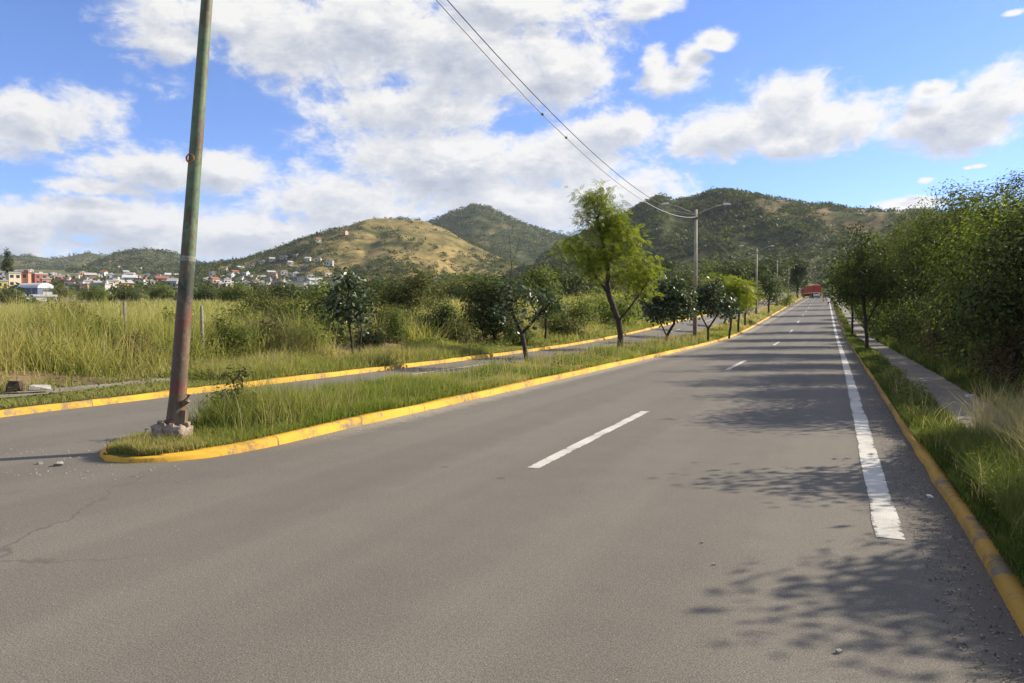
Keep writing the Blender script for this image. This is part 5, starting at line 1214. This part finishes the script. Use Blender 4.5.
# ---------------------------------------------------------------- small things on the ground
def stone(px, py, s, label, mat='stone', name='stone', zoff=0.0, cat='stone', seed=1, group=None, flat=0.6):
    d_ = px_dir(px, py); h = CAMZ - zoff; k = h / -d_[2]; x, y = d_[0] * k, d_[1] * k
    o = rubble(name, (0, 0, 0), (s, s * 0.8, s * flat), seed, M[mat]); o.location = (x, y, float(base_z(x, y)) + zoff + s * flat * 0.42); o.rotation_euler = (0, 0, seed * 1.3)
    return tag(o, label, cat, group)
stone(839, 653, 0.030, 'small pale pebble alone on the sunlit asphalt in the foreground', seed=61)
stone(714, 565, 0.022, 'tiny pale pebble on the asphalt left of the tree shadow', seed=62)
stone(702, 543, 0.02, 'tiny pale pebble on the asphalt beyond the one by the tree shadow', seed=63)
stone(58, 466, 0.09, 'pale broken stone lying at the tip of the median nose', seed=64)
stone(40, 464, 0.055, 'smaller pale stone left of the broken stone at the median nose', seed=65)
stone(40, 390, 0.42, 'pale stone slab lying on the bank above the far pavement', seed=66, zoff=0.2, flat=0.3)
stone(14, 391, 0.35, 'dark grey rock on the bank near the left edge', 'bark', seed=67, zoff=0.2)
stone(969, 397, 0.16, 'crumpled white litter lying on the right pavement edge', 'litter', 'litter', 0.15, 'litter', 68, flat=0.35)
stone(930, 497, 0.07, 'scrap of white litter in the right gutter', 'litter', 'litter', 0.0, 'litter', 69, flat=0.3)
# loose gravel and leaf crumbs, too many to count
r = np.random.default_rng(88)
def gravel(n, X0, X1, y0, y1, smin, smax, mat, name, label, power=1.0, gate=None):
    X, y = sample(X0, X1, y0, y1, n, r, power)
    if gate is not None: k = gate(X, y); X, y = X[k], y[k]
    n = len(X); s = r.uniform(smin, smax, n); c = place(X, y, 0.0)
    T = np.array([[1, 0, 0], [0, 1, 0], [-1, 0, 0], [0, -1, 0], [0, 0, 0.9]]) * 0.5
    a = r.uniform(0, 6.28, n); co, si = np.cos(a), np.sin(a)
    j = r.uniform(0.6, 1.2, (n, 5, 1)); L = T[None] * s[:, None, None] * j
    V = np.stack([L[..., 0] * co[:, None] - L[..., 1] * si[:, None], L[..., 0] * si[:, None] + L[..., 1] * co[:, None], L[..., 2] + 0.005], -1) + c[:, None]
    F = np.array([[0, 1, 4], [1, 2, 4], [2, 3, 4], [3, 0, 4]])
    return tag(mesh_np(name, V, None, (np.arange(n)[:, None, None] * 5 + F[None]).reshape(-1, 3), mat=mat), label, 'gravel', kind='stuff')
gravel(1500, 0.6, RK, 1.5, 26, 0.005, 0.020, M['stone'], 'gravel', 'grit and small stones gathered along the right kerb', 1.3)
gravel(2200, 0.56, RK, 1.5, 26, 0.005, 0.018, M['dirt'], 'leaf_litter', 'brown leaf crumbs gathered along the right kerb', 1.3)
gravel(900, -6.5, 0.4, 1.2, 14, 0.003, 0.010, M['stone'], 'gravel', 'tiny pale grit scattered over the open asphalt', 1.3)
gravel(420, -10.2, -6.3, 4.6, 7.2, 0.006, 0.030, M['stone'], 'gravel', 'broken pale grit around the median nose', 1.0, lambda X, y: np.hypot((X + 7.9) / 1.6, (y - 5.6) / 0.7) < 1)
gravel(1200, LK, LK + 0.4, 8, 40, 0.008, 0.03, M['stone'], 'gravel', 'pale grit along the median kerb', 1.2)

# ---------------------------------------------------------------- air
hz = MB(); hz.box((-600, 3300, 300), (9000, 8400, 640)); ho = hz.build('haze', None); tag(ho, kind='stuff', label='thin pale haze fading the far hills', cat='haze')
hm = bpy.data.materials.new('haze'); hm.use_nodes = True; nt = hm.node_tree; nt.nodes.clear()
pv = nt.nodes.new('ShaderNodeVolumePrincipled'); pv.inputs['Color'].default_value = (0.78, 0.86, 1.0, 1); pv.inputs['Density'].default_value = 0.00006
pv.inputs['Anisotropy'].default_value = 0.2
o_ = nt.nodes.new('ShaderNodeOutputMaterial'); nt.links.new(pv.outputs[0], o_.inputs['Volume']); ho.data.materials.append(hm)
